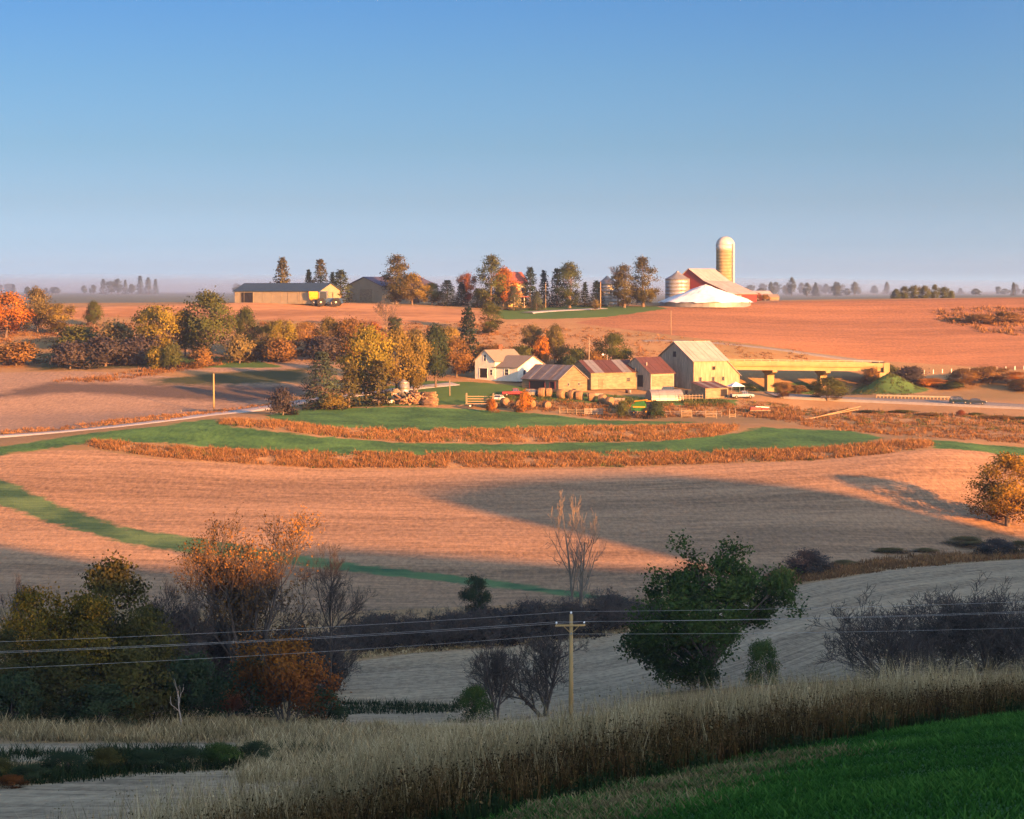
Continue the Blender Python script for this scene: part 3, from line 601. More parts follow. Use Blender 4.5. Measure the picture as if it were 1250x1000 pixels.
for i, (px, d, yt, w, col, lab) in enumerate([(-8,112,926,70,'oliveshade','olive shrub cut by the left edge, between the pale stubble strips'),(34,110,934,60,'darkgreen','dark shrub second from the left edge, between the pale stubble strips'),(80,116,918,74,'darkgreen','dark shrub third from the left, between the pale stubble strips'),(128,118,914,70,'oliveshade','dull olive shrub in the middle of the hedge between the stubble strips'),(176,120,916,66,'darkgreen','dark shrub right of the dull olive shrub in the low hedge'),(222,122,912,66,'darkgreen','dark shrub in the right half of the low hedge'),(268,124,908,66,'green','brighter green shrub near the right end of the low hedge'),(312,126,906,60,'darkgreen','dark shrub at the right end of the low hedge by the tan grass'),(14,106,948,44,'redorange','small orange shrub at the lower left edge')]):
    plant('nbush%d' % (i%3), px, d, yt, w, col, 'leafy_bush', lab, 'bush', HB_, BARKD)
plant('nleafy1',581,288,702,38,'darkgreen','evergreen_tree','small round dark evergreen standing above the creek thickets','tree')
plant('dead',706,273,597,94,None,'dead_tree','tall dead tree with bleached sunlit branch tips, above the utility pole','dead tree',None,BARKM,rz=.6)
plant('broadbare',664,180,748,150,None,'bare_tree','broad dark bare tree directly behind the utility pole','tree','bare spreading trees below the weed bank',BARKD)
plant('broadbare',606,178,764,96,None,'bare_tree','smaller dark bare tree left of the broad one behind the utility pole','tree','bare spreading trees below the weed bank',BARKD)
plant('nbush0',578,173,838,58,'green','leafy_bush','small green bush left of the bare trees by the utility pole','bush')
plant('biggreen',864,196,674,190,'green','green_tree','large leafy green tree right of the utility pole','tree',None,BARK,rz=0)
plant('nbush2',930,190,780,56,'green','leafy_bush','round green bush under the right bough of the large green tree','bush')
BT = 'dark leafless thorn trees at the right behind the weeds'
for px, d, yt, w, lab in [(1085,180,718,190,'leftmost of the dark leafless thorn trees on the right'),(1150,185,708,200,'second from the left of the dark leafless thorn trees on the right'),
   (1205,182,702,190,'third from the left of the dark leafless thorn trees on the right'),(1262,181,708,190,'rightmost dark leafless thorn tree, cut by the right edge')]:
    plant('thicket%d' % (int(px) % 3), px, d, yt, w, None, 'thorn_tree', lab, 'tree', BT, BARKD)
plant('nleafy0',1230,384,552,84,'golden','golden_tree','golden leafy tree at the right edge beside the brown field','tree')
BR = 'brush along the brow of the stubble field'
for px, d, yt, w, kind, col, lab in [(985,322,672,80,'nbush1','purple','dark purple-red bush right of the large green tree, on the field brow'),(1030,336,684,40,'nbush0','brown','brown bush just right of the dark purple-red bush on the field brow'),
  (1085,352,672,50,'nbush2','oliveshade','dull green bush halfway along the field brow'),(1180,366,655,60,'nbush0','brown','brown bush left of the golden tree'),(1215,360,658,64,'nbush1','purple','dark twiggy bush under the golden tree'),
  (1130,356,672,40,'nbush1','brown','low brown bush on the brow between the dull green bush and golden tree'),(1250,362,660,50,'nbush2','oliveshade','low olive bush under the golden tree at the picture edge'),(955,312,694,44,'nbush2','goldbrown','straw-coloured bush at the right tip of the green tree boughs')]:
    plant(kind, px, d, yt, w, col, 'leafy_bush', lab, 'bush', BR, BARKD)
FT = 'trees around the farmyard'
for a in [
 ('con_fat',393,509,429,62,'spruce','spruce_tree','broad blue-green spruce at the left front corner of the farmyard'),
 ('con1',426,512,444,40,'cedar','conifer_tree','bronze-green conifer just right of the broad blue-green spruce'),
 ('leafy0',446,522,400,66,'gold','deciduous_tree','golden tree behind the broad blue-green spruce'),
 ('leafy1',484,533,402,52,'goldbrown','deciduous_tree','brown-gold tree behind the small feed bin'),
 ('leafy2',506,534,408,44,'goldbrown','deciduous_tree','brownish gold tree at the right end of the golden row, over the track'),
 ('con2',462,516,440,42,'cedar','conifer_tree','bronze-green conifer in front of the golden trees, left of the small shed'),
 ('leafy1',532,546,398,48,'darkgreen','dark_tree','dark green broad tree between the golden trees and the rust tree'),
 ('leafy0',557,562,414,50,'rust','deciduous_tree','rust-coloured round tree left of the white farmhouse'),
 ('con0',571,572,376,32,'conifer_dark','conifer_tree','dark pointed spruce rising behind the rust-coloured round tree'),
 ('tall1',598,640,368,28,'olive','deciduous_tree','slim sparse olive tree alone on the tawny slope behind the farmhouse'),
 ('leafy2',648,592,396,34,'brown','deciduous_tree','brown loose tree behind the farmhouse chimney'),
 ('leafy1',677,586,397,34,'cedar','deciduous_tree','bronze rounded tree right of the brown loose tree behind the farmhouse'),
 ('leafy0',748,573,408,46,'olive','deciduous_tree','round olive-green tree behind the sheds with red roof sheets'),
 ('leafy1',1010,545,461,48,'olive','deciduous_tree','dark olive bushy tree in front of the bridge piers'),
 ('leafy2',956,542,466,26,'rust','deciduous_tree','small rusty tree right of the barn, in front of the bridge pier'),
 ('leafy0',1139,585,462,34,'orange','deciduous_tree','small orange tree right of the grassed bridge embankment'),
 ('leafy1',1176,585,450,52,'rust','deciduous_tree','left one of the rusty trees above the two cars'),
 ('leafy2',1208,588,447,54,'rust','deciduous_tree','middle one of the rusty trees above the two cars, the tallest'),
 ('leafy0',1238,586,454,44,'orange','deciduous_tree','orange tree at right edge above the highway'),
]: plant(*a[:7], a[7], 'tree', FT)
FB = 'bushes around the farmyard'
for kind, px, d, yt, w, col, lab in [
 ('shrub0',636,582,422,42,'olive','olive bush behind the farmhouse roof'),('shrub1',660,584,412,28,'orange','small orange bush between the brown and bronze trees'),('shrub2',705,574,424,46,'olive','olive bush behind the grey metal roof of the left shed'),
 ('shrub0',694,566,434,40,'darkgreen','dark green bush low behind the left shed'),('shrub1',726,570,430,34,'rust','rusty bush by the tall pole behind the sheds'),('shrub2',604,590,420,36,'rust','rusty bush on the slope over the white house'),
 ('shrub2',1128,584,462,34,'orange','orange bush on the right flank of the grassed embankment'),('shrub0',1064,588,449,26,'rust','rusty bush behind the left shoulder of the embankment'),('shrub1',1110,590,448,48,'purple','dark purplish bush right above the grassed embankment'),('shrub0',1086,592,446,30,'olive','olive bush by the right end of the bridge'),
 ('shrub2',1250,578,462,50,'rust','rusty bush low at the right edge above the highway'),('shrub1',1160,582,466,40,'darkgreen','green bush between the small orange tree and rusty trees'),
 ('shrub0',970,560,470,40,'rust','rusty bush under the bridge'),('shrub1',912,556,468,36,'darkgreen','dark bush in the shade of the bridge beside the barn'),
 ('shrub2',1100,526,508,44,'olive','olive scrub bush below the highway guardrail'),('shrub0',1132,520,509,40,'rust','rusty scrub bush below the highway, left of the red shrub'),('shrub1',1173,521,501,15,'red','small red shrub on the slope below the two cars'),
 ('shrub2',1213,518,508,56,'rust','rusty scrub bush below the right-hand car'),('shrub0',1248,516,510,44,'olive','olive scrub bush at the right edge below the highway'),('shrub1',1060,524,507,34,'darkgreen','green scrub bush below the left end of the guardrail'),
 ('shrub2',1190,524,506,30,'olive','olive scrub bush just right of the small red shrub'),('shrub0',800,506,489,26,'darkgreen','dark bush beside the green harvester'),('shrub1',760,506,490,22,'olive','olive bush left of the green harvester'),
 ('shrub2',405,507,480,44,'goldbrown','golden-brown bush at the foot of the broad spruce'),('shrub0',600,508,487,16,'orange','orange weed clump under the hay rack wagon'),('shrub1',640,512,478,26,'orange','orange bush in front of the red pickup'),
 ('shrub0',1018,548,494,36,'rust','rusty brush below the dark olive bushy tree'),('shrub1',345,490,475,40,'purple','dark brush beside the gravel road left of the spruce')]:
    plant(kind, px, d, yt, w, col, 'bush', lab, 'bush', FB)
HT = 'trees on the hilltop'
for a in [
 ('con0',345,728,315,27,'cedar','conifer_tree','lone bronze conifer rising behind the long shed roof'),
 ('con1',377,724,330,18,'conifer_dark','conifer_tree','dark small conifer left of the pair behind the long shed'),
 ('con2',391,722,317,28,'cedar','conifer_tree','bronze conifer behind the yellow hopper and tractor'),
 ('con1',406,722,333,20,'conifer_dark','conifer_tree','dark conifer behind the bright gable of the long shed'),
 ('con0',416,713,330,30,'conifer','conifer_tree','green conifer at the right end of the long shed'),
 ('tall0',484,717,312,34,'cedar','deciduous_tree','tall bronze poplar in front of the big shed roof'),
 ('leafy1',503,715,334,38,'goldbrown','deciduous_tree','golden-brown tree at the right foot of the tall bronze poplar'),
 ('leafy0',527,718,346,26,'conifer_dark','evergreen_tree','leftmost dark evergreen of the low row right of the big shed'),
 ('con_fat',546,716,342,30,'conifer_dark','evergreen_tree','middle dark evergreen of the low row right of the big shed'),
 ('con1',563,720,345,22,'conifer_dark','evergreen_tree','narrow dark evergreen left of the red maple on the hilltop'),
 ('leafy2',571,724,333,26,'red','deciduous_tree','red-brown maple among the dark evergreens on the hilltop'),
 ('con_fat',583,712,352,22,'conifer','evergreen_tree','low green evergreen left of the tall dark poplar'),
 ('tall2',599,706,312,34,'olive','deciduous_tree','tall dark olive poplar left of the yellow hilltop house'),
 ('leafy1',614,714,327,40,'orange','deciduous_tree','bright orange tree in front of the yellow hilltop house'),
 ('con_fat',627,702,350,28,'spruce','evergreen_tree','rounded grey-green evergreen before the yellow hilltop house'),
 ('con_fat',655,704,356,22,'spruce','evergreen_tree','rounded grey-green evergreen right of the red porch roof'),
 ('con0',647,718,327,22,'conifer_dark','conifer_tree','dark spruce right beside the yellow hilltop house'),
 ('con1',664,720,331,20,'conifer_dark','conifer_tree','second dark spruce right of the yellow hilltop house'),
 ('con2',680,720,328,22,'conifer_dark','conifer_tree','dark spruce just left of the tall sunlit green conifer'),
 ('tall1',695,712,319,32,'conifer','conifer_tree','tall sunlit green conifer in the middle of the hilltop'),
 ('con1',714,718,345,16,'conifer_dark','conifer_tree','small dark conifer right of the tall sunlit green conifer'),
 ('con0',728,716,343,20,'conifer_dark','conifer_tree','small dark conifer in front of the half-hidden grain bin'),
 ('tall0',762,712,324,32,'cedar','deciduous_tree','left one of the two bronze trees by the grain bins'),
 ('tall2',785,714,314,36,'cedar','deciduous_tree','right and taller one of the two bronze trees by the grain bins'),
 ('leafy0',7,640,358,62,'orange','deciduous_tree','bright orange tree at the left edge below the horizon'),
 ('leafy2',70,646,370,48,'goldbrown','deciduous_tree','golden-brown tree right of the grey thin tree at far left'),
 ('leafy1',115,662,368,26,'olive','deciduous_tree','small olive tree alone at the edge of the tan upper field'),
]: plant(*a[:7], a[7], 'tree', HT)
plant('fbare0',755,722,324,30,None,'bare_tree','bare grey tree behind the two bronze trees','tree',HT)
plant('leafy0',726,701,366,14,'brown','bush','small brown bush alone on the hilltop lawn','bush')
plant('leafy1',46,650,352,42,'brown','thin_tree','grey-brown thin tree right of the bright orange edge tree','tree',HT)
MT = 'trees of the belt across the left slope'
for a in [
 ('leafy2',194,598,372,64,'gold','deciduous_tree','golden spreading tree in the left belt, by the dark brush'),
 ('leafy1',226,606,378,34,'darkgreen','deciduous_tree','dark green tree between the two largest trees of the left belt'),
 ('leafy0',253,598,358,70,'olive','deciduous_tree','largest olive-gold tree of the left belt'),
 ('leafy1',300,606,376,36,'olive','deciduous_tree','olive tree right of the largest tree of the left belt'),
 ('leafy0',320,602,400,34,'brown','deciduous_tree','low brown tree in the middle of the left belt'),
 ('leafy2',344,600,390,44,'gold','deciduous_tree','low olive tree in the middle of the left belt'),
 ('leafy0',374,606,394,42,'rust','deciduous_tree','rusty low tree right of the middle of the left belt'),
 ('leafy1',402,606,388,40,'goldbrown','deciduous_tree','brown tree in the belt above the broad spruce'),
 ('leafy2',430,604,388,40,'rust','deciduous_tree','rusty tree in the belt left above the golden trees'),
 ('leafy0',455,608,394,30,'red','deciduous_tree','dark red tree in the belt just above the golden trees'),
 ('leafy1',508,602,402,40,'brown','deciduous_tree','brown tree in the belt above the dark green broad tree'),
 ('leafy2',545,600,398,30,'goldbrown','deciduous_tree','golden-brown tree at the right end of the belt'),
 ('leafy2',480,642,386,20,'darkgreen','small_tree','small dark tree alone on the upper edge of the belt'),
]: plant(*a[:7], a[7], 'tree', MT)
plant('fbare1',472,640,366,30,None,'bare_tree','thin bare tree beside the small dark tree on the upper slope','tree',MT)
MB_ = 'brush of the belt across the left slope'
for kind, px, d, yt, w, col, lab in [
 ('shrub0',85,584,418,64,'purple','leftmost dark purplish brush clump of the left belt'),('shrub1',128,588,412,72,'purple','dark purplish brush clump in the middle of the left hollow'),('shrub2',172,592,410,62,'purple','dark purplish brush clump left of the golden spreading tree'),
 ('shrub1',190,582,424,36,'gold','yellow bush under the golden spreading tree'),('shrub0',210,580,420,32,'olive','yellow-green bush left below the largest belt tree'),('shrub2',140,610,392,70,'brown','brown brush patch above the dark purplish clumps'),
 ('shrub0',95,618,398,70,'olive','olive brush patch below the small lone olive tree'),('shrub1',292,594,410,50,'brown','brown brush right below the largest belt tree'),('shrub2',340,595,412,60,'rust','rusty brush low in the middle of the belt'),
 ('shrub0',395,597,410,60,'purple','purplish brush in the belt behind the broad spruce'),('shrub1',435,598,408,54,'rust','rusty brush in the belt behind the golden trees'),('shrub2',520,596,415,50,'olive','olive brush behind the dark green broad tree'),
 ('shrub0',20,590,418,70,'rust','rusty brush below the bright orange edge tree'),('shrub1',245,585,425,44,'rust','rusty brush at the foot of the largest belt tree'),('shrub2',585,594,420,34,'rust','rusty brush right of the dark pointed spruce'),
 ('shrub1',1195,690,384,44,'rust','left rusty scrub patch in the far red field'),('shrub2',1228,692,380,50,'rust','right rusty scrub patch in the far red field'),('shrub0',1165,694,388,30,'brown','small brown scrub patch in the far red field')]:
    plant(kind, px, d, yt, w, col, 'brush', lab, 'brush', MB_)
# far trees in the haze
FG = 'far trees in a row in the mist at the left'
RL = ['leftmost and lowest','second from the left','small pointed, third from the left','broad, fourth from the left','rounded, fifth from the left','slim pointed, sixth from the left','rounded, beside the three spires','tallest spire of the row','middle spire of three at the right end','last spire at the right end']
for i, (px, yt, w, k) in enumerate([(103,349,9,'leafy0'),(114,348,11,'leafy1'),(126,341,10,'con0'),(136,343,13,'leafy2'),(144,341,12,'leafy0'),(153,342,9,'con1'),(161,347,12,'leafy1'),(171,337,11,'con2'),(181,339,10,'con0'),(190,341,9,'con1')]):
    plant(k, px, 2200, yt, w, 'mist', 'far_tree', 'misty far tree on left horizon, '+RL[i], 'tree', FG)
FR = 'trees of the dark far clump at the right'
RC = ['leftmost','second from left','third from left','middle','fifth from left','sixth from left','rightmost and lowest']
for i, (px, yt, w, k) in enumerate([(1094,353,15,'leafy1'),(1105,350,16,'leafy0'),(1117,348,16,'leafy2'),(1129,349,16,'leafy1'),(1141,348,15,'leafy0'),(1152,350,15,'leafy2'),(1161,355,12,'shrub0')]):
    plant(k, px, 1000, yt, w, 'olive', 'far_tree', RC[i]+' of the far olive trees in the clump on the right skyline', 'tree', FR)
FH = 'hazy trees along the far skyline'
rr = random.Random(4)
for i in range(64):
    px = rr.choice([rr.uniform(905,1085)]*3 + [rr.uniform(1165,1255)]*2 + [rr.uniform(-10,70), rr.uniform(285,330)])
    k = rr.choice(['leafy0','leafy1','leafy2','con1']); d = rr.uniform(1900,3000)
    plant(k, px, d, 355 - rr.uniform(2,11) - (5 if 960 < px < 990 else 0), rr.uniform(7,14), 'mist', 'far_tree', 'pale hazy tree on the far skyline', 'tree', FH)
# ------------------------------------------------------------------ grasses
def scatter(P, n, rng, jitter=0):
    u = P[:,0]/P[:,1]; Q = np.stack([u, P[:,1]], 1); out = np.zeros((0,2)); lo, hi = Q.min(0), Q.max(0)
    while len(out) < n:
        c = lo + rng.random((n*3,2))*(hi-lo); c = c[inside(Q, c[:,0], c[:,1])]; out = np.concatenate([out, c])
        if len(c) == 0: break
    out = out[:n]; X = out[:,0]*out[:,1]; Y = out[:,1]; return np.stack([X, Y, ZZ(X, Y)], 1)
def blades(P, h, w, lean, rng, tint, yaw=None):
    """bent ribbons, three triangles each"""
    n = len(P); a = rng.random(n)*math.pi if yaw is None else yaw
    T = np.stack([np.cos(a), np.sin(a), np.zeros(n)], 1)*(w[:,None]/2); b = rng.random(n)*6.283
    B = np.stack([np.cos(b), np.sin(b), np.zeros(n)], 1)*(lean*h)[:,None]; Zu = np.array([0,0,1.])
    P = P - Zu*.05; M = P + Zu*(h*.55)[:,None] + B*.3; E = P + Zu*h[:,None]*.97 + B
    V = np.stack([P-T, P+T, M-T*.8, M+T*.8, E], 1).reshape(-1,3); i = (np.arange(n)*5)[:,None]
    Fq = np.concatenate([i+np.array([[0,1,3]]), i+np.array([[0,3,2]]), i+np.array([[2,3,4]])])
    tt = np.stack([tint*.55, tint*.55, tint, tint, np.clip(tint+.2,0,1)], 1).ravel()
    return V, Fq, tt
def stuff(name, label, cat, V, Fs, tt, mat):
    o = link(name, np_mesh(name, V, Fs, {'tint': tt}), None, mat); return tag(o, label, cat, None, 'stuff')
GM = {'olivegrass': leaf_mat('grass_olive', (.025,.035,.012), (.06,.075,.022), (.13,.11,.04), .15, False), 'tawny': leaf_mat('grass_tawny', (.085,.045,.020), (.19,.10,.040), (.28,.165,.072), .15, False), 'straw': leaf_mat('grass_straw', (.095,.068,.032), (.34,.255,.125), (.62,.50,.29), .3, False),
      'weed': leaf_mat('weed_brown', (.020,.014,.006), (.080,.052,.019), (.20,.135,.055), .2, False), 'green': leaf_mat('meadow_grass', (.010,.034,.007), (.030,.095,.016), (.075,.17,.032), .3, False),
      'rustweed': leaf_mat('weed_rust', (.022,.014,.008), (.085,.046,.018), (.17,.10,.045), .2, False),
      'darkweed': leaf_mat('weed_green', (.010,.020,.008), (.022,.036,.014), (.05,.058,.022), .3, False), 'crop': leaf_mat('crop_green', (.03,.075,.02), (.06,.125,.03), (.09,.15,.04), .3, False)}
rg = np.random.default_rng(21)
def strip(name, label, upper, lower, d0, d1, n, h, w, mat, cat='grass', patchy=.5):
    """tussocks scattered over a strip of land: each a tuft of leaning blades of one height and shade"""
    P = poly(list(upper)+list(reversed(lower)), d0, d1); per = 14; C = scatter(P, n//6, rg)
    f = (np.sin(C[:,0]*.35+C[:,1]*.21)+np.sin(C[:,0]*.13-C[:,1]*.4+1)+np.sin(C[:,0]*.9+2))/3
    C = C[rg.random(len(C)) < np.clip(1-patchy*.6+f*patchy*1.3, .05, 1)]; m = len(C)
    ch = h[0]+(h[1]-h[0])*rg.random(m)**1.6; ct = rg.random(m)**1.3; A = np.repeat(C, per, 0); sp = np.repeat(.25+.3*ch, per)
    off = rg.normal(size=(len(A),2))*sp[:,None]; A[:,:2] += off; A[:,2] = ZZ(A[:,0], A[:,1])
    hh = np.repeat(ch, per)*rg.uniform(.45,1.0,len(A))*np.exp(-(np.hypot(off[:,0],off[:,1])/sp)**2*.22)
    V, Fq, tt = blades(A, hh, rg.uniform(w*.6, w*1.4, len(A)), .45, rg, np.clip(np.repeat(.15+.55*ct, per)+.35*(rg.random(len(A))-.4),0,1))
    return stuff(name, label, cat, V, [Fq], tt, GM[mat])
strip('tall_grass','outer band of rusty tall grass curving below the green crop strip',[(110,538),(200,545),(300,550),(400,553),(625,554),(800,553),(1000,548),(1080,541),(1135,537)],[(112,546),(200,559),(300,566),(400,571),(625,571),(800,568),(1000,561),(1080,554),(1138,546)],424,452,72000,(.4,1.5),.10,'tawny','grass',.6)
strip('green_weeds','olive weeds mixed into the outer rusty grass band',[(110,540),(200,547),(400,556),(625,557),(800,556),(1000,550),(1137,539)],[(112,548),(200,560),(400,572),(625,572),(800,569),(1000,562),(1138,548)],424,452,5000,(.4,1.3),.14,'olivegrass','weeds',1.1)
strip('green_weeds','olive weeds mixed into the inner rusty grass band',[(270,513),(400,524),(500,528),(625,527),(800,522),(898,518)],[(270,519),(400,533),(500,541),(625,541),(800,539),(898,526)],455,484,3500,(.4,1.2),.14,'olivegrass','weeds',1.1)
strip('embankment_grass','rough green and tan grass on the embankment at the bridge end',[(1045,470),(1070,456),(1088,453),(1110,462)],[(1040,482),(1070,484),(1100,484),(1130,481)],568,602,3000,(.3,.9),.12,'olivegrass','grass',.6)
strip('tall_grass','inner band of rusty tall grass between the two green crop strips',[(270,511),(330,514),(400,521),(500,525),(625,524),(800,519),(870,516),(898,516)],[(270,518),(330,524),(400,532),(500,540),(625,540),(800,538),(870,533),(898,525)],455,484,46000,(.4,1.45),.10,'tawny','grass',.6)
strip('tall_grass','tawny grass along the front of the farmyard and barn lot',[(590,492),(680,488),(740,487),(800,494),(900,494),(980,500)],[(590,497),(680,504),(740,512),(800,510),(900,508),(980,514)],498,530,9000,(.6,1.3),.13,'tawny')
strip('tall_grass','tawny grass slope below the highway at the right',[(900,489),(1000,497),(1100,503),(1250,509),(1400,515)],[(940,512),(990,522),(1100,532),(1250,542),(1400,550)],455,545,24000,(.35,1.1),.13,'tawny','grass',.5)
strip('green_weeds','olive weeds mixed into the tawny slope below the highway',[(900,489),(1000,497),(1100,503),(1250,509),(1400,515)],[(940,508),(1060,520),(1250,528),(1400,535)],470,545,8000,(.3,1.0),.14,'olivegrass','weeds',1.0)
strip('tall_grass','thin tawny grass on the open slope behind the farmhouse',[(590,396),(700,398),(860,416),(990,428)],[(600,424),(700,440),(800,452),(990,446)],585,665,14000,(.25,.8),.16,'tawny','grass',.9)
strip('brush','rusty brush patch on the right edge of the far red field',[(1125,384),(1170,377),(1250,375),(1400,375)],[(1150,392),(1200,406),(1250,412),(1400,412)],640,730,7000,(.8,2.2),.25,'tawny','brush',.8)
strip('green_weeds','olive weeds and nettles in the yard between the sheds and the hay bales',[(600,480),(700,481),(800,487),(890,489)],[(600,490),(700,492),(800,496),(890,497)],515,552,9000,(.3,1.1),.13,'olivegrass','weeds',.9)
strip('tall_grass','tawny grass along the gravel road at the left',[(0,526),(100,518),(200,507),(300,495),(365,486)],[(0,532),(100,524),(200,514),(300,502),(365,491)],470,522,4000,(.5,1.1),.13,'tawny')
strip('tall_grass','straw fringe along the left mid-slope field above the green hollow',[(0,487),(60,470),(200,448),(300,434),(430,424)],[(0,495),(60,478),(200,456),(300,441),(430,431)],560,620,5000,(.8,1.8),.13,'tawny')
strip('tall_grass','tawny rough grass on the left slope under the orange trees',[(0,402),(130,392),(280,392),(480,396),(600,392)],[(0,430),(130,412),(280,408),(480,420),(600,420)],590,668,9000,(.6,1.4),.13,'tawny',.8)
strip('tall_grass','bright straw grass on the brow right of the large green tree',[(935,704),(990,690),(1060,686),(1150,676),(1250,670)],[(935,724),(960,716),(1060,700),(1150,690),(1250,682)],298,362,9000,(.6,1.5),.12,'tawny')
strip('tall_grass','thin green and tan grass along the creek bank',[(395,800),(500,787),(640,774),(760,762),(860,742)],[(395,812),(500,798),(640,786),(760,774),(860,752)],248,300,6000,(.3,.9),.1,'straw')
strip('tall_grass','tan weeds in front of the left tree clump',[(-60,878),(150,880),(300,882),(470,884)],[(-60,905),(150,906),(300,908),(470,906)],138,165,14000,(.7,1.5),.05,'straw')
strip('green_weeds','dark green weeds between the two pale stubble strips at left',[(-60,922),(80,918),(240,916),(400,912)],[(-60,962),(80,956),(240,942),(400,934)],98,140,15000,(.25,1.3),.05,'darkweed','weeds',.9)
strip('corn_stubble','dry corn stalks standing along the lower edge of the middle stubble field',[(400,855),(470,860),(560,862)],[(400,872),(470,872),(560,870)],168,205,1500,(.6,1.2),.06,'darkweed','corn stalks',.3)
# the weed bank in the foreground: brown weeds in front, pale feathery grass along its crest
def bank_points(n, f0, f1, rng, power=1.0):
    px = rng.uniform(-250, 1800, n); u = (px-625)/F; a = np.interp(u, UT, LD[1]); b = np.interp(u, UT, LD[2])
    f = f0 + (f1-f0)*rng.random(n)**power; d = a + (b-a)*f + rng.normal(size=n)*.6; X = u*d; return np.stack([X, d, ZZ(X, d)], 1), f, px
def weeds(n, f0, f1, h, w, mat, name, label, heads, rng, power=1.0, clump=9, hs=.075):
    """clumps of stalks with seed heads; each clump has its own height, lean and shade"""
    m = n//clump; C, f, px = bank_points(m, f0, f1, rng, power)
    big = (np.sin(C[:,0]*.42+C[:,1]*.33)+np.sin(C[:,0]*.21-C[:,1]*.5+2)+np.sin(C[:,0]*.9+C[:,1]*.15+1))/3
    ch = h[0]+(h[1]-h[0])*np.clip(rng.random(m)**1.3*.75+.22*big+.12, 0, 1.15); ct = np.clip(rng.random(m)*.8+.28*big, 0, 1)
    if name == 'pale_grass':
        kp = rng.random(m) < np.interp(px, [-150,180,430], [.10,.25,1]); C, ch, ct = C[kp], ch[kp], ct[kp]
    A = np.repeat(C, clump, 0); n = len(A); A[:,:2] += rng.normal(size=(n,2))*.17; A[:,2] = ZZ(A[:,0], A[:,1])
    hh = np.repeat(ch, clump)*rng.uniform(.55,1.08,n); ti = np.clip(np.repeat(ct, clump)*.75+.35*(rng.random(n)-.25),0,1)
    V, Fq, tt = blades(A, hh, rng.uniform(w*.6,w*1.5,n), rng.uniform(.05,.35,n), rng, ti)
    k = int(n*heads); Vs, Fs, ts = [V], [Fq], [tt]
    idx = rng.integers(0, n, k); P = A[idx].copy(); P[:,2] += hh[idx]*rng.uniform(.4,.98,k); P[:,:2] += rng.normal(size=(k,2))*.10
    V2, F2 = cards(P, hs, rng, 0, (.3,.8)); Vs.append(V2); ts.append(np.repeat(np.clip(ti[idx]+.3*(rng.random(k)-.5),0,1),4))
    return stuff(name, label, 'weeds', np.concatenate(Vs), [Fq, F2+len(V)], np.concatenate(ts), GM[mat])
weeds(54000,-.05,.85,(.35,1.35),.026,'weed','brown_weeds','dense dry brown weeds covering the near side of the foreground bank',1.8,np.random.default_rng(5))
weeds(15500,-.02,.8,(.4,1.4),.026,'rustweed','rusty_weeds','rusty brown dead weeds in patches on the foreground bank',2.2,np.random.default_rng(15))
weeds(60000,.52,1.22,(1.0,2.3),.017,'straw','pale_grass','tall pale feathery grass along the crest of the foreground bank',.7,np.random.default_rng(6),.8,7,.06)
weeds(11500,-.16,.6,(.15,.75),.045,'darkweed','green_weeds','low dark green weeds at the foot of the brown bank',2.0,np.random.default_rng(8),1.3,12)
weeds(9000,.0,.9,(.6,1.6),.018,'straw','pale_grass','scattered pale stalks standing among the dry brown weeds',.5,np.random.default_rng(9),1.0,4,.06)
strip('tall_grass','pale tan grass on the slope behind the left end of the weed bank',[(300,905),(420,878),(560,868),(700,856),(800,840)],[(300,960),(420,945),(560,905),(700,880),(800,858)],66,160,26000,(.6,1.5),.03,'straw','grass',.3)
# foreground meadow
rgm = np.random.default_rng(31); n = 185000
px = rgm.uniform(420, 1760, n); u = (px-625)/F; dfar = np.interp(u, UT, LD[1]); d = 24 + (dfar-24)*rgm.random(n)**.75
X, Y = u*d, d; A = np.stack([X, Y, ZZ(X, Y)], 1)
cl = (np.sin(X*1.3+Y*.7+2*np.sin(X*.37+Y*.21))+np.sin(X*.5-Y*.31+2+1.7*np.sin(Y*.4)))/3+rgm.normal(size=n)*.25
sd = sdf(streak, X, Y, 10) + rgm.normal(size=n)*.8
V, Fq, tt = blades(A, rgm.uniform(.06,.18,n)*(1+.5*cl), rgm.uniform(.02,.05,n), .7, rgm, np.clip(.4+.3*cl+.4*(rgm.random(n)-.4),0,1))
gm = sd < 0; fm = np.concatenate([gm,gm,gm]); vm = None
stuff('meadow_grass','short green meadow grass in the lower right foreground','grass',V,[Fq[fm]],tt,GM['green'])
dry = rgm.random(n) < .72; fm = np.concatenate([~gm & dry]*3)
stuff('dry_grass','streak of dead tan grass across the green foreground meadow','grass',V + np.array([0,0,.02]),[Fq[fm]],tt,leaf_mat('dead_grass', (.05,.04,.02), (.17,.125,.058), (.30,.235,.12), .25, False))
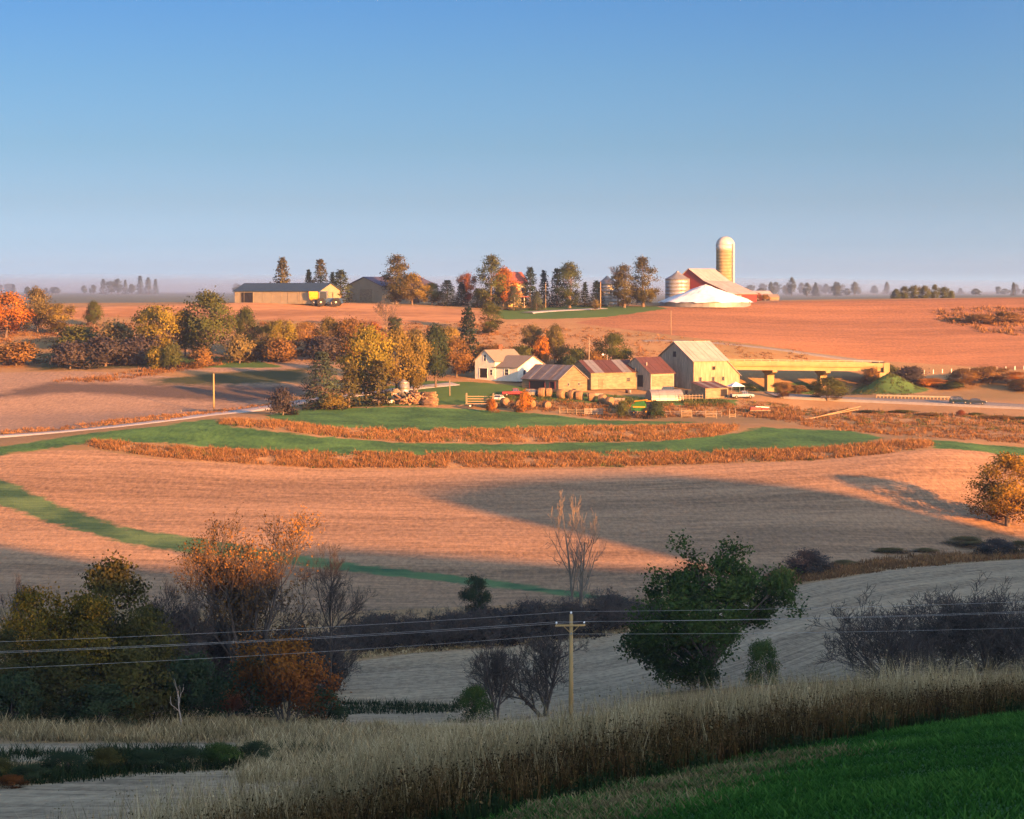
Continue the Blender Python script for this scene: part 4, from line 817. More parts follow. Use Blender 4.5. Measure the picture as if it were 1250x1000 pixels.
# ------------------------------------------------------------------ mesh builder for made things
class MB:
    def __init__(s): s.v = []; s.f = []
    def add(s, V, Fs):
        o = len(s.v); s.v += [tuple(map(float, q)) for q in V]; s.f += [tuple(o+i for i in f) for f in Fs]; return s
    def box(s, x0, y0, z0, x1, y1, z1):
        return s.add([(x,y,z) for x in (x0,x1) for y in (y0,y1) for z in (z0,z1)], [(0,1,3,2),(4,6,7,5),(0,4,5,1),(2,3,7,6),(0,2,6,4),(1,5,7,3)])
    def prism(s, P, x0, x1):                  # outline P of (y, z), swept along x
        n = len(P); return s.add([(x0,a,b) for a,b in P]+[(x1,a,b) for a,b in P], [tuple(range(n))[::-1], tuple(range(n,2*n))]+[(i,(i+1)%n,n+(i+1)%n,n+i) for i in range(n)])
    def prism_y(s, P, y0, y1, inset=0):       # outline P of (x, z), swept along y
        n = len(P); return s.add([(a,y0,b) for a,b in P]+[(a,y1,b) for a,b in P], [tuple(range(n)), tuple(range(n,2*n))[::-1]]+[(i,n+i,n+(i+1)%n,(i+1)%n) for i in range(n)])
    def slab(s, p, q, x0, x1, t):             # roof slab from (y,z) p to q, thickness t upward
        d = np.array(q)-np.array(p); nn = np.array([-d[1], d[0]])/np.linalg.norm(d); nn = nn if nn[1] > 0 else -nn
        a, b = np.array(p), np.array(q); return s.prism([tuple(a), tuple(b), tuple(b+nn*t), tuple(a+nn*t)], x0, x1)
    def rod(s, p0, p1, r0, r1=None, k=6):
        r1 = r0 if r1 is None else r1; V, Fq = tubes([(np.array(p0,float), np.array(p1,float), r0, r1)], k)
        return s.add(V, [tuple(f) for f in Fq]+[tuple(range(k))[::-1], tuple(range(k,2*k))])
    def lathe(s, P, k=28, c=(0,0,0)):         # profile of (radius, z)
        V = [(c[0]+r*math.cos(6.28318*i/k), c[1]+r*math.sin(6.28318*i/k), c[2]+z) for r, z in P for i in range(k)]
        Fs = [(a*k+i, a*k+(i+1)%k, (a+1)*k+(i+1)%k, (a+1)*k+i) for a in range(len(P)-1) for i in range(k)]
        return s.add(V, Fs+[tuple(range(k))[::-1], tuple(range((len(P)-1)*k, len(P)*k))])
    def mesh(s, name, smooth=False):
        me = bpy.data.meshes.new(name); me.from_pydata(s.v, [], s.f); me.update()
        if smooth: me.polygons.foreach_set('use_smooth', np.ones(len(me.polygons), bool))
        return me
    def ob(s, name, mat, parent=None, smooth=False): return link(name, s.mesh(name, smooth), parent, mat)
M = {
 'white': flat_mat('white_paint', (.62,.58,.50), (.50,.46,.38), .7), 'cream': flat_mat('cream_boards', (.235,.195,.125), (.12,.095,.06), .9, stretch=(1,1,3)),
 'grey_boards': flat_mat('grey_boards', (.14,.12,.095), (.33,.28,.21), 1.1, stretch=(3,3,.35)), 'barn_boards': flat_mat('barn_boards', (.34,.265,.17), (.15,.115,.072), 1.0, stretch=(3,3,.3)),
 'tan_boards': flat_mat('tan_boards', (.21,.155,.095), (.085,.064,.04), 1.0, stretch=(.4,.4,4)),
 'shingle': flat_mat('shingles', (.13,.11,.09), (.19,.16,.13), 2.5, stretch=(1,1,4)), 'zinc': flat_mat('zinc_sheet', (.22,.21,.20), (.15,.145,.14), .6, .5, .4, .3),
 'zinc_old': flat_mat('weathered_sheet', (.17,.15,.14), (.11,.09,.08), .9, .6, .3, .2), 'rust_sheet': flat_mat('rusted_sheet', (.085,.032,.026), (.055,.026,.022), .9, .7, .3, .1),
 'pale_roof': flat_mat('pale_roof', (.30,.28,.25), (.22,.20,.18), .4, .6), 'dark_roof': flat_mat('dark_roof', (.020,.045,.075), (.032,.06,.09), .6, .6),
 'purple_roof': flat_mat('plum_roof', (.055,.055,.09), (.08,.075,.11), .5, .6), 'red_boards': flat_mat('red_boards', (.17,.025,.022), (.12,.02,.018), 1.2, stretch=(3,3,.4)),
 'pink_roof': flat_mat('faded_roof', (.32,.27,.26), (.24,.19,.18), .5, .6), 'red_roof': flat_mat('red_roof', (.20,.06,.045), (.15,.05,.04), 1.0),
 'tan_metal': flat_mat('tan_metal', (.22,.19,.13), (.18,.155,.105), .6, .6), 'yellow_wall': flat_mat('yellow_wall', (.55,.42,.20), (.46,.34,.16), .8),
 'dark': flat_mat('dark_interior', (.012,.012,.014)), 'glass': flat_mat('window_glass', (.03,.035,.045), None, rough=.12, spec=.6),
 'trim': flat_mat('trim_white', (.66,.62,.55)), 'brick': flat_mat('chimney_brick', (.24,.08,.05), (.17,.06,.04), 3),
 'galv': flat_mat('galvanised', (.28,.28,.26), (.20,.20,.19), .8, .42, .5, .5), 'concrete': flat_mat('stave_concrete', (.24,.20,.11), (.17,.14,.08), .7, stretch=(1,1,.3)),
 'bridge': flat_mat('bridge_concrete', (.30,.215,.10), (.22,.155,.075), .35), 'dome': flat_mat('dome_metal', (.42,.41,.37), (.34,.33,.29), .8, .5, .4, .2),
 'tarp': flat_mat('white_tarp', (.80,.79,.77), (.58,.57,.55), .25, .6), 'wood': flat_mat('pole_wood', (.30,.21,.12), (.20,.14,.08), 2.5, stretch=(4,4,.3)),
 'yellow_wood': flat_mat('fresh_pole_wood', (.36,.24,.10), (.27,.18,.075), 2.5, stretch=(4,4,.3)), 'post': flat_mat('weathered_post', (.22,.175,.12), (.14,.11,.075), 2),
 'hay': flat_mat('hay', (.21,.13,.065), (.14,.085,.042), 3), 'log': flat_mat('log_bark', (.10,.062,.036), (.19,.12,.07), 2.5), 'log_end': flat_mat('log_cut_end', (.26,.18,.10), (.18,.12,.07), 5),
 'tyre': flat_mat('tyre', (.02,.02,.02)), 'rim': flat_mat('rim', (.5,.48,.44), None, rough=.35, spec=.5), 'cream_rim': flat_mat('cream_rim', (.68,.60,.42)),
 'blue': flat_mat('tractor_blue', (.02,.05,.11), None, rough=.4, spec=.5), 'yellow': flat_mat('hopper_yellow', (.62,.30,.02), (.55,.26,.02), 1, .5), 'green_paint': flat_mat('harvester_green', (.03,.14,.02), None, rough=.4, spec=.5),
 'teal_car': flat_mat('car_teal', (.006,.016,.022), None, rough=.3, spec=.35), 'slate_car': flat_mat('car_slate', (.014,.022,.034), None, rough=.3, spec=.35), 'white_car': flat_mat('car_white', (.55,.53,.50), None, rough=.3, spec=.5),
 'red_car': flat_mat('car_red', (.25,.015,.015), None, rough=.3, spec=.5), 'navy_car': flat_mat('car_navy', (.02,.025,.04), None, rough=.3, spec=.5), 'blue_car': flat_mat('car_steel_blue', (.16,.19,.26), None, rough=.3, spec=.5),
 'lamp': flat_mat('lamp_glass', (.75,.72,.62), None, rough=.1, spec=.6), 'rear_lamp': flat_mat('rear_lamp', (.35,.02,.015), None, rough=.2), 'rail': flat_mat('guard_rail', (.24,.21,.17), (.17,.15,.12), .7, .5, .4, .3),
 'gravel': flat_mat('gravel', (.36,.34,.31), (.28,.26,.24), 1.5), 'asphalt': flat_mat('asphalt', (.21,.19,.17), (.16,.15,.13), 1.0), 'paint': flat_mat('road_paint', (.7,.66,.55)), 'wire': flat_mat('wire', (.30,.29,.28), None, rough=.4, spec=.5), 'porcelain': flat_mat('porcelain', (.75,.74,.72), None, rough=.2, spec=.6),
}
def cutface(profile, L): pass
def building(parent, profile, L, wall, roofs, over=.35, thick=.12, npanel=0, panel_mats=None, mw=None, closed=True):
    """profile: outline of the gable (y, z) from one wall foot over the ridge to the other; ridge along x. mw: matrix in the parent"""
    P = list(profile); n = len(P); out = []
    w = MB().prism(P, -L/2, L/2).ob('wall', wall, parent); out.append(w)
    for i in range(n-1):
        a, b = np.array(P[i], float), np.array(P[i+1], float)
        if abs(a[0]-b[0]) < 1e-3: continue
        e = (b-a)/np.linalg.norm(b-a); nn = np.array([-e[1], e[0]]); nn = nn if nn[1] > 0 else -nn
        lowa = abs(P[i-1][0]-a[0]) < 1e-3 if i else True; lowb = abs(P[(i+2) % n][0]-b[0]) < 1e-3 if i+2 < n else True
        a2 = a-e*(over if lowa else 0)+nn*.004; b2 = b+e*(over if lowb else 0)+nn*.004
        mats = roofs if isinstance(roofs, list) else [roofs]
        if npanel:
            rf = MB().slab(a2, b2, -L/2-over, L/2+over, thick).ob('roof', M['grey_boards'], parent); out.append(rf); stp = (L+2*over)/npanel
            for k in range(npanel):
                x0 = -L/2-over+k*stp; rise = .03+.02*((k*7) % 3)
                p = MB().slab(a2+nn*(thick+.004)-e*.03, b2+nn*(thick+.004)+e*.0, x0+.02, x0+stp-.02, rise).ob('roof_panel', mats[(k*5+i) % len(mats)] if panel_mats is None else mats[panel_mats[k % len(panel_mats)]], rf)
        else: out.append(MB().slab(a2, b2, -L/2-over, L/2+over, thick).ob('roof', mats[0], parent))
    if mw is not None:
        for o in out: o.matrix_local = mw
    return out
def gab(W, hw, hr): return [(-W/2,-.4),(-W/2,hw),(0,hr),(W/2,hw),(W/2,-.4)]
def thing(name, px, d, yaw, label, cat, group=None, dz=0):
    p = at(px, d); p.z += dz; return tag(empty(name, p, R(yaw)), label, cat, group)
def opening(parent, side, u, z, w, h, W, L, name='window', pane='glass', frame='trim', mw=None, t=.09, bars=True):
    """window or door on a wall; side 'f' (front, -y), 'l' (-x gable) or 'r' (+x gable); u along the wall from its middle"""
    def place(mb, a0, a1, z0, z1, o0, o1):
        if side == 'f': mb.box(u+a0, -W/2-o1, z+z0, u+a1, -W/2-o0, z+z1)
        elif side == 'l': mb.box(-L/2-o1, u+a0, z+z0, -L/2-o0, u+a1, z+z1)
        else: mb.box(L/2+o0, u+a0, z+z0, L/2+o1, u+a1, z+z1)
    fm = MB(); b = .10
    place(fm, -w/2-b, w/2+b, h, h+b, .0, t); place(fm, -w/2-b, w/2+b, -b, 0, .0, t); place(fm, -w/2-b, -w/2, 0, h, 0, t); place(fm, w/2, w/2+b, 0, h, 0, t)
    if name == 'window' and bars: place(fm, -w/2, w/2, h/2-.03, h/2+.03, .01, t*.8)
    f = fm.ob(name, M[frame], parent); pn = MB(); place(pn, -w/2, w/2, 0, h, .0, .03); q = pn.ob('pane' if name == 'window' else 'opening', M[pane], f)
    if mw is not None: f.matrix_local = mw
    return f
# ------------------------------------------------------------------ roads
def ribbon(name, pts, d0, d1, width, mat, lift=.05, crown=.08, step=4.0):
    P = np.array([cast(x, y, d0, d1)[:2] for x, y in pts]); seg = np.linalg.norm(np.diff(P, axis=0), axis=1); s = np.concatenate([[0], np.cumsum(seg)])
    t = np.arange(0, s[-1], step); C = np.stack([np.interp(t, s, P[:,0]), np.interp(t, s, P[:,1])], 1)
    k = np.ones(5)/5; C = np.stack([np.convolve(np.pad(C[:,i], 2, mode='edge'), k, 'valid') for i in (0,1)], 1)
    T = np.gradient(C, axis=0); T /= np.linalg.norm(T, axis=1)[:,None]; Nn = np.stack([-T[:,1], T[:,0]], 1)
    zc = ZZ(C[:,0], C[:,1]); ks = np.ones(9)/9; zc = np.convolve(np.pad(zc, 4, mode='edge'), ks, 'valid'); offs = np.array([-.5,-.5,-.25,0,.25,.5,.5])*width
    rows = []
    for i, o in enumerate(offs):
        q = C+Nn*o; z = np.maximum(ZZ(q[:,0], q[:,1])+lift, zc+lift) if 0 < i < 6 else ZZ(q[:,0], q[:,1])-.4
        rows.append(np.stack([q[:,0]+Nn[:,0]*(0 if 0 < i < 6 else np.sign(o)*.8), q[:,1]+Nn[:,1]*(0 if 0 < i < 6 else np.sign(o)*.8), z], 1))
    V = np.stack(rows, 1).reshape(-1,3); o = link(name, np_mesh(name, V, [grid_faces(len(C), 7)]), None, mat); return tag(o, kind='structure'), C, Nn, zc
ribbon('gravel_road', [(-250,552),(0,533),(100,525),(200,515),(280,504),(365,490),(430,483),(500,474),(545,469),(585,467)], 455, 575, 5.0, M['gravel'], .10)
ribbon('farm_lane', [(775,417),(822,415),(870,419),(930,424),(1000,433),(1050,440),(1100,446)], 575, 700, 2.2, M['asphalt'])
ribbon('farm_lane', [(638,383),(655,380),(690,379),(745,376)], 660, 730, 4.5, M['gravel'])
ribbon('side_road', [(-60,432),(0,432),(48,434)], 590, 640, 4.0, M['gravel'])
hw_, HC, HN, HZc = ribbon('highway', [(930,482),(1030,487),(1130,491.5),(1250,497),(1500,509)], 520, 560, 10.0, M['asphalt'], .18)
for off, nm in ((-4.5,'edge_line'),(0,'centre_line'),(4.5,'edge_line')):
    q0 = HC+HN*(off-.08); q1 = HC+HN*(off+.08); zz = np.maximum(np.maximum(ZZ(HC[:,0]+HN[:,0]*off, HC[:,1]+HN[:,1]*off), HZc)+.18, 0*HZc-99)+.02
    V = np.stack([np.column_stack([q0, zz]), np.column_stack([q1, zz])], 1).reshape(-1,3); link(nm, np_mesh(nm, V, [grid_faces(len(HC), 2)]), hw_, M['paint'])
# ------------------------------------------------------------------ utility pole and wires in the foreground
up = thing('utility_pole', 697, 165, 4, 'wooden utility pole with one crossarm rising behind the foreground weed bank', 'utility pole')
pz = up.location.z; ptop = 165*ray(697,750)[1]-pz; arm = 165*ray(697,763)[1]-pz
MB().rod((0,0,-.6),(0,0,ptop),.19,.125,10).ob('pole', M['yellow_wood'], up, True)
MB().box(-1.17,-.24,arm-.07,1.02,-.13,arm+.07).ob('crossarm', M['yellow_wood'], up)
for s in (-1,1): MB().rod((s*.55,-.2,arm-.06),(0,-.16,arm-.62),.03).ob('brace', M['yellow_wood'], up)
INS = [(-1.08,-.185,arm+.07),(.93,-.185,arm+.07),(0,0,ptop)]
for x, y, z in INS: MB().lathe([(.02,0),(.02,.06),(.07,.07),(.08,.13),(.05,.18),(.02,.21)], 8, (x,y,z)).ob('insulator', M['porcelain'], up, True)
MB().box(-.05,-.22,ptop-1.45,.05,-.14,ptop-1.3).ob('bracket', M['galv'], up)
mwp = Matrix.Rotation(R(4), 4, 'Z'); PO = up.location
for (x, y, z), (yl, yr), lab in [(INS[2],(785,729),'thin power line running across the picture at the top of the utility pole'),(INS[0],(797,741),'power line tied to the left crossarm insulator'),(INS[1],(799,743),'power line tied to the right crossarm insulator'),((0,-.2,ptop-1.4),(820,764),'lowest thin line fixed below the crossarm of the utility pole')]:
    a = PO + mwp @ Vector((x,y,z+.2 if y > -.19 else z)); wpts = []
    for pxe, ye in ((-330,yl+8),(1620,yr-12)):
        u, s_ = ray(pxe, ye); de = 134.0 if pxe < 0 else 160.0; e = Vector((u*de, de, s_*de)); pts = []
        for i in range(17):
            t = i/16; p = a.lerp(e, t); p.z -= 4*.35*t*(1-t); pts.append(p)
        wpts.append(pts)
    pts = wpts[0][::-1]+wpts[1][1:]
    V, Fq = tubes([(np.array(pts[i]), np.array(pts[i+1]), .0085, .0085) for i in range(len(pts)-1)], 4)
    tag(link('power_line', np_mesh('power_line', V, [Fq]), None, M['wire']), lab, 'wire', 'power lines on the utility pole')
# ------------------------------------------------------------------ farmyard buildings
fh = thing('farmhouse', 612, 560, 0, 'white farmhouse with two wings, grey shingle roofs and a brick chimney', 'house')
mA = Matrix.Translation((-.6,2.0,0)) @ Matrix.Rotation(R(52), 4, 'Z'); mB = Matrix.Translation((4.7,-1.5,0)) @ Matrix.Rotation(R(-38), 4, 'Z')
building(fh, gab(6.2,4.4,7.0), 11, M['white'], M['shingle'], .4, .14, mw=mA); building(fh, gab(11.5,3.0,5.6), 7.2, M['white'], M['shingle'], .4, .14, mw=mB)
opening(fh,'l',0,4.4,.8,1.5,6.2,11,mw=mA); opening(fh,'l',.4,.3,2.4,2.3,6.2,11,'door','dark',mw=mA); opening(fh,'l',-2.0,1.0,.8,1.3,6.2,11,mw=mA)
opening(fh,'f',.2,1.1,1.2,1.4,11.5,7.2,mw=mB); opening(fh,'r',-3.2,.2,1.0,2.1,11.5,7.2,'door','glass',mw=mB); opening(fh,'r',.3,1.3,1.0,1.3,11.5,7.2,mw=mB); opening(fh,'r',3.4,1.3,1.0,1.3,11.5,7.2,mw=mB)
opening(fh,'f',-3.3,2.3,.9,1.4,6.2,11,mw=mA)
ch = MB().box(-.4,-.4,5.6,.4,.4,8.0).box(-.48,-.48,8.0,.48,.48,8.2).ob('chimney', M['brick'], fh); ch.location = (-.2,2.6,0)
t = thing('shed', 677, 545, -45, 'grey metal-roofed shed with a tan board gable, nearest the hay bales', 'shed')
building(t, gab(9.8,2.5,5.7), 12, M['tan_boards'], [M['zinc_old'],M['zinc']], .35, .08, 12, [0,0,1,0,0,0,1,0,0,0,1,0])
for u in (-1.6,2.0): opening(t,'r',u,1.0,.6,.6,9.8,12,frame='grey_boards',bars=False)
opening(t,'f',-1,.2,5,1.8,9.8,12,'doorway','dark','red_boards'); opening(t,'f',4,.4,1.6,1.5,9.8,12,'doorway','dark','red_boards')
t = thing('shed', 737, 552, 25, 'long cream shed with red and grey roof sheets', 'shed')
building(t, gab(12,3.6,6.3), 13, M['cream'], [M['rust_sheet'],M['zinc'],M['zinc_old']], .35, .08, 11, [0,1,1,0,0,0,0,1,1,0,0])
opening(t,'f',-3.9,.0,1.1,2.0,12,13,'door','tan_boards','cream'); opening(t,'f',3.5,1.4,.9,.8,12,13,frame='cream')
t = thing('shed', 790, 552, 38, 'tall grey board shed with dark red roof and open doorway, left of the big barn', 'shed')
building(t, gab(11,3.8,7.4), 7.4, M['grey_boards'], [M['rust_sheet']], .35, .08, 6)
opening(t,'l',-1.2,.5,3.2,2.8,11,7.4,'doorway','dark','grey_boards'); MB().box(-3.4,-5.6,.6,3.4,-5.52,3.2).ob('cladding', M['cream'], t)
MB().rod((-3,-3.2,5.6),(-3,-3.2,6.4),.15).ob('vent_pipe', M['galv'], t)
t = thing('barn', 844, 560, 32, 'big weathered barn with pale metal roof and cream side wall', 'barn'); t.scale = (.95,.95,.95)
building(t, gab(16,6.8,11.4), 10.6, M['grey_boards'], [M['pale_roof']], .5, .12, 9)
MB().box(-5.25,-8.1,-.2,5.25,-8.02,6.75).ob('side_cladding', M['barn_boards'], t)
MB().box(-5.8,-.2,11.42,5.8,.2,11.6).ob('ridge_cap', M['pale_roof'], t)
for x, z in ((-3.2,1.6),(.8,1.6),(4.0,1.6)): opening(t,'f',x,z,.8,1.0,16.2,10.6,frame='barn_boards',bars=False)
opening(t,'f',1.0,4.4,1.0,.9,16.2,10.6,'hatch','dark','barn_boards'); opening(t,'l',1.0,.2,3.4,3.6,16,10.6,'doorway','grey_boards','grey_boards'); opening(t,'l',0,7.6,1.4,1.4,16,10.6,'hatch','dark','grey_boards')
ln = MB().add([(5.3,-8,-.3),(5.3,8,-.3),(9.4,8,-.3),(9.4,-8,-.3),(5.3,-8,6.5),(5.3,8,6.5),(9.4,8,2.9),(9.4,-8,2.9)],[(0,4,5,1),(1,5,6,2),(2,6,7,3),(3,7,4,0),(4,7,6,5),(0,1,2,3)]).ob('lean_to', M['barn_boards'], t)
MB().add([(5.2,-8.4,6.62),(5.2,8.4,6.62),(9.8,8.4,2.6),(9.8,-8.4,2.6),(5.2,-8.4,6.74),(5.2,8.4,6.74),(9.8,8.4,2.72),(9.8,-8.4,2.72)],[(0,1,2,3),(4,7,6,5),(0,4,5,1),(1,5,6,2),(2,6,7,3),(3,7,4,0)]).ob('roof', M['pale_roof'], ln)
t = thing('shed', 866, 540, 30, 'low lean shed with rusty roof in front of the big barn', 'shed')
building(t, [(-3,-.4),(-3,2.0),(2.8,3.2),(2.8,-.4)], 6.5, M['cream'], [M['zinc_old'],M['rust_sheet']], .3, .06, 5)
opening(t,'f',2.0,.0,1.8,1.7,6,6.5,'doorway','dark','cream')
t = thing('tent', 898, 544, 20, 'small white canopy roof at the right corner of the barn', 'canopy')
MB().add([(-1.8,-1.5,2),(1.8,-1.5,2),(1.8,1.5,2),(-1.8,1.5,2),(0,0,3.1)],[(0,1,4),(1,2,4),(2,3,4),(3,0,4),(3,2,1,0)]).ob('canopy_roof', M['tarp'], t)
for x in (-1.7,1.7):
    for y in (-1.4,1.4): MB().rod((x,y,-.2),(x,y,2),.05).ob('leg', M['galv'], t)
# half-round metal hut
t = thing('metal_hut', 811, 534, 18, 'half-round galvanised hut lying in the grass before the red-roofed tall shed', 'hut')
arc = [(2.2*math.cos(a), 2.2*math.sin(a)*1.15-.1) for a in np.linspace(0, math.pi, 13)]
for k in range(4): MB().prism([(y*(1+.012*(k%2)), z*(1+.012*(k%2))) for y, z in arc], -4+2*k+.02, -2+2*k-.02).ob('shell_sheet', M['zinc'], t)
# small round silo and pump shed by the gold trees
t = thing('feed_bin', 493, 531, 0, 'small galvanised feed bin with a cone lid below the golden trees', 'bin')
MB().lathe([(1.3,-.3),(1.3,1),(1.33,1.02),(1.33,1.1),(1.3,1.12),(1.3,2.2),(1.33,2.22),(1.33,2.3),(1.3,2.32),(1.3,3.2)],20).ob('body', M['galv'], t, True)
MB().lathe([(1.4,3.2),(.9,3.6),(.25,3.95),(.2,4.1)],20).ob('lid', M['galv'], t, True)
t = thing('pump_shed', 484, 524, -8, 'tiny cream shed with a dark doorway beside the small feed bin', 'shed')
building(t, [(-1.3,-.3),(-1.3,1.9),(1.3,1.9),(1.3,-.3)], 1.9, M['cream'], M['shingle'], .15, .08)
MB().prism_y([(-1.05,1.98),(0,2.9),(1.05,1.98)],-1.4,1.4).ob('gable', M['cream'], t); opening(t,'f',0,.0,.8,1.7,2.6,1.9,'doorway','dark','trim')
# ------------------------------------------------------------------ hilltop buildings
t = thing('pole_barn', 351, 712, -27, 'long low tan metal shed with dark roof on the hilltop skyline', 'shed')
building(t, gab(12.3,3.6,5.9), 30.8, M['tan_metal'], M['dark_roof'], .5, .15)
opening(t,'f',-10.9,.0,4.4,3.1,12.3,30.8,'doorway','dark','tan_metal'); opening(t,'f',6,.0,3.6,2.9,12.3,30.8,'door','tan_metal','cream'); opening(t,'r',0,.0,4.2,3.2,12.3,30.8,'door','cream','tan_metal')
for k in range(9): MB().box(-15.4+3.4*k,-6.2,0,-15.3+3.4*k,-6.155,3.5).ob('wall_rib', M['tan_metal'], t)
t = thing('machine_shed', 479, 738, 45, 'big tan machine shed with plum roof behind the tall bronze poplar', 'shed')
building(t, gab(17,5.4,8.2), 24, M['tan_metal'], M['purple_roof'], .5, .15); opening(t,'l',-1,.0,6,4.4,17,24,'door','cream','tan_metal'); opening(t,'f',2,.0,4,3.6,17,24,'doorway','dark','tan_metal')
t = thing('hilltop_house', 624, 722, 35, 'yellow two-storey hilltop house with red roof among the trees', 'house')
building(t, gab(7,7.6,10.8), 7, M['yellow_wall'], M['red_roof'], .5, .15)
for x in (-1.8,1.8):
    for z in (1.2,4.6): opening(t,'f',x,z,1.0,1.5,7,7)
for x in (-1.5,1.5): opening(t,'l',x,4.6,1.0,1.5,7,7)
pr = MB().box(-3.4,-6.6,3.0,4.6,-3.55,3.25).ob('porch_roof', M['red_roof'], t)
for x in (-3.2,.5,4.4): MB().rod((x,-6.4,-.3),(x,-6.4,3.0),.1).ob('porch_post', M['trim'], t)
def bin_(px, d, r, h, hr, label):
    t = thing('grain_bin', px, d, 0, label, 'grain bin', 'grain bins')
    P = []
    for k in range(7): z = -.4+(h+.4)*k/7; z2 = -.4+(h+.4)*(k+1)/7; P += [(r,z),(r,z2-.12),(r+.05,z2-.08),(r+.05,z2-.04)]
    MB().lathe(P+[(r,h)], 32).ob('wall', M['galv'], t, True); MB().lathe([(r+.2,h),(r*.5,h+hr*.52),(.5,h+hr),(.4,h+hr+.3)], 32).ob('roof', M['galv'], t)
    MB().box(-.35,-r-.12,.2,.35,-r+.02,1.9).ob('door', M['zinc'], t)
    lad = MB(); 
    for x in (-.2,.2): lad.rod((1.2+x,-r-.02,0),(1.2+x,-r-.02,h),.03)
    for k in range(int(h/.6)): lad.rod((1.0,-r-.02,.3+.6*k),(1.4,-r-.02,.3+.6*k),.02)
    lad.ob('ladder', M['zinc'], t)
bin_(741, 724, 3.3, 7.0, 2.2, 'grain bin half hidden behind the two bronze trees'); bin_(827, 745, 4.0, 7.9, 2.3, 'grain bin beside the red barn, in full view')
t = thing('silo', 885, 768, 0, 'tall tan concrete silo with rounded bright cap beside the red barn', 'silo')
P = []
for k in range(18): z = -.5+19.5*k/18; P += [(3.03,z),(3.03,z+.95),(3.08,z+.98),(3.08,z+1.05)]
MB().lathe(P+[(3.03,19)], 36).ob('wall', M['concrete'], t, True); MB().lathe([(3.06,17.2),(3.13,17.22),(3.13,19.05)],36).ob('top_band', M['dome'], t, True)
MB().lathe([(3.15,19.05)]+[(3.12*math.cos(a), 19.05+2.75*math.sin(a)) for a in np.linspace(.05,1.5,9)], 36).ob('dome', M['dome'], t, True)
ct = MB()
for k in range(13): ct.box(-.4,-.45,.5+1.45*k,.4,.35,.5+1.45*k+1.38)
co = ct.ob('chute', M['dome'], t); co.location = (2.35,-2.2,0); co.rotation_euler = (0,0,R(47))
t = thing('red_barn', 856, 752, 50, 'red barn with faded two-pitch roof between grain bin and silo', 'barn')
building(t, [(-17,-.4),(-17,2.9),(-6.2,7.0),(0,11.0),(5,7.2),(5,-.4)], 14, M['red_boards'], [M['pink_roof']], .4, .12, 7)
opening(t,'l',-3,.0,3,3,10,14,'door','red_boards','trim'); opening(t,'f',-3,.2,2.0,2.0,34,14,'door','red_boards','trim')
# white tarped pile
t = thing('tarped_pile', 861, 722, 0, 'broad white tarpaulin cone over a grain pile on the hilltop', 'tarped pile')
rgp = np.random.default_rng(3); k = 72; V = []; nr = 9
for j in range(nr+1):
    f = j/nr; r = 14.8*f+.05
    for i in range(k):
        a = 6.28318*i/k; q = r*(1+.025*math.sin(3*a+1)+.02*math.sin(7*a)); V.append((q*math.cos(a), q*math.sin(a), .75+5.4*(1-f)**.93+.09*math.sin(12*a)*f+rgp.normal()*.09))
MB().add(V, [(j*k+i, j*k+(i+1)%k, (j+1)*k+(i+1)%k, (j+1)*k+i) for j in range(nr) for i in range(k)]).ob('tarp', M['tarp'], t, True)
MB().lathe([(14.3,-.8),(14.3,.72),(14.1,.74)], 48).ob('ring_wall', M['zinc'], t)
# hazy farm building on the right skyline
t = thing('far_barn', 927, 1500, 20, 'pale pinkish low building in the haze right of the silo', 'barn')
building(t, gab(12,3,6), 14, M['pale_roof'], M['pink_roof'], .4, .2); 
t = thing('far_shed', 943, 900, 15, 'small tan shed at the skyline right of the red barn', 'shed')
building(t, gab(4,2.6,3.6), 4, M['tan_boards'], M['shingle'], .2, .1)
for i, (px, w) in enumerate([(916,14),(924,16),(933,14)]): plant('shrub%d'%i, px, 790, 357+i, w, 'red' if i != 2 else 'rust', 'bush', ['left','middle','right'][i]+' one of the reddish bushes at the skyline right of the red barn', 'bush', 'reddish bushes by the red barn')
# ------------------------------------------------------------------ bridge, guard rails
A_, B_ = at(872, 581), at(1078, 590); ba = Vector((A_.x, A_.y, 581*ray(872,441)[1])); bb = Vector((B_.x, B_.y, 590*ray(1078,443.5)[1]))
br = empty('bridge', ba, math.atan2(bb.y-ba.y, bb.x-ba.x)); tag(br, 'long concrete highway overpass on T-shaped piers right of the barn', 'bridge')
BL = math.hypot(bb.x-ba.x, bb.y-ba.y); sl_ = (bb.z-ba.z)/BL
def tilt(o): o.rotation_euler = (0, -math.atan(sl_), 0); return o
tilt(MB().box(0,-.1,-1.15,BL,9.1,-.85).ob('deck', M['bridge'], br)); 
for y in (-.3,8.9): tilt(MB().box(0,y,-.845,BL,y+.3,0).ob('barrier', M['bridge'], br))
for y in (.5,3.0,5.5,8.0): tilt(MB().box(0,y,-2.15,BL,y+.5,-1.155).ob('girder', M['bridge'], br))
tilt(MB().box(0,-.32,-.62,BL,-.303,-.55).ob('joint_line', M['concrete'], br))
jm = MB().box(-.06,-.34,-.84,.06,-.304,.03).mesh('joint')
for k in range(1,9): jo = link('joint', jm, br, M['concrete']); jo.location = (BL*k/9, 0, sl_*BL*k/9)
rm = MB().box(-.05,-.12,0,.05,-.02,.55).mesh('rail_post')
for k in range(20): jo = link('rail_post', rm, br, M['rail']); jo.location = (BL*(k+.5)/20, 0, sl_*BL*(k+.5)/20)
tilt(MB().box(0,-.13,.5,BL,-.01,.58).ob('hand_rail', M['rail'], br))
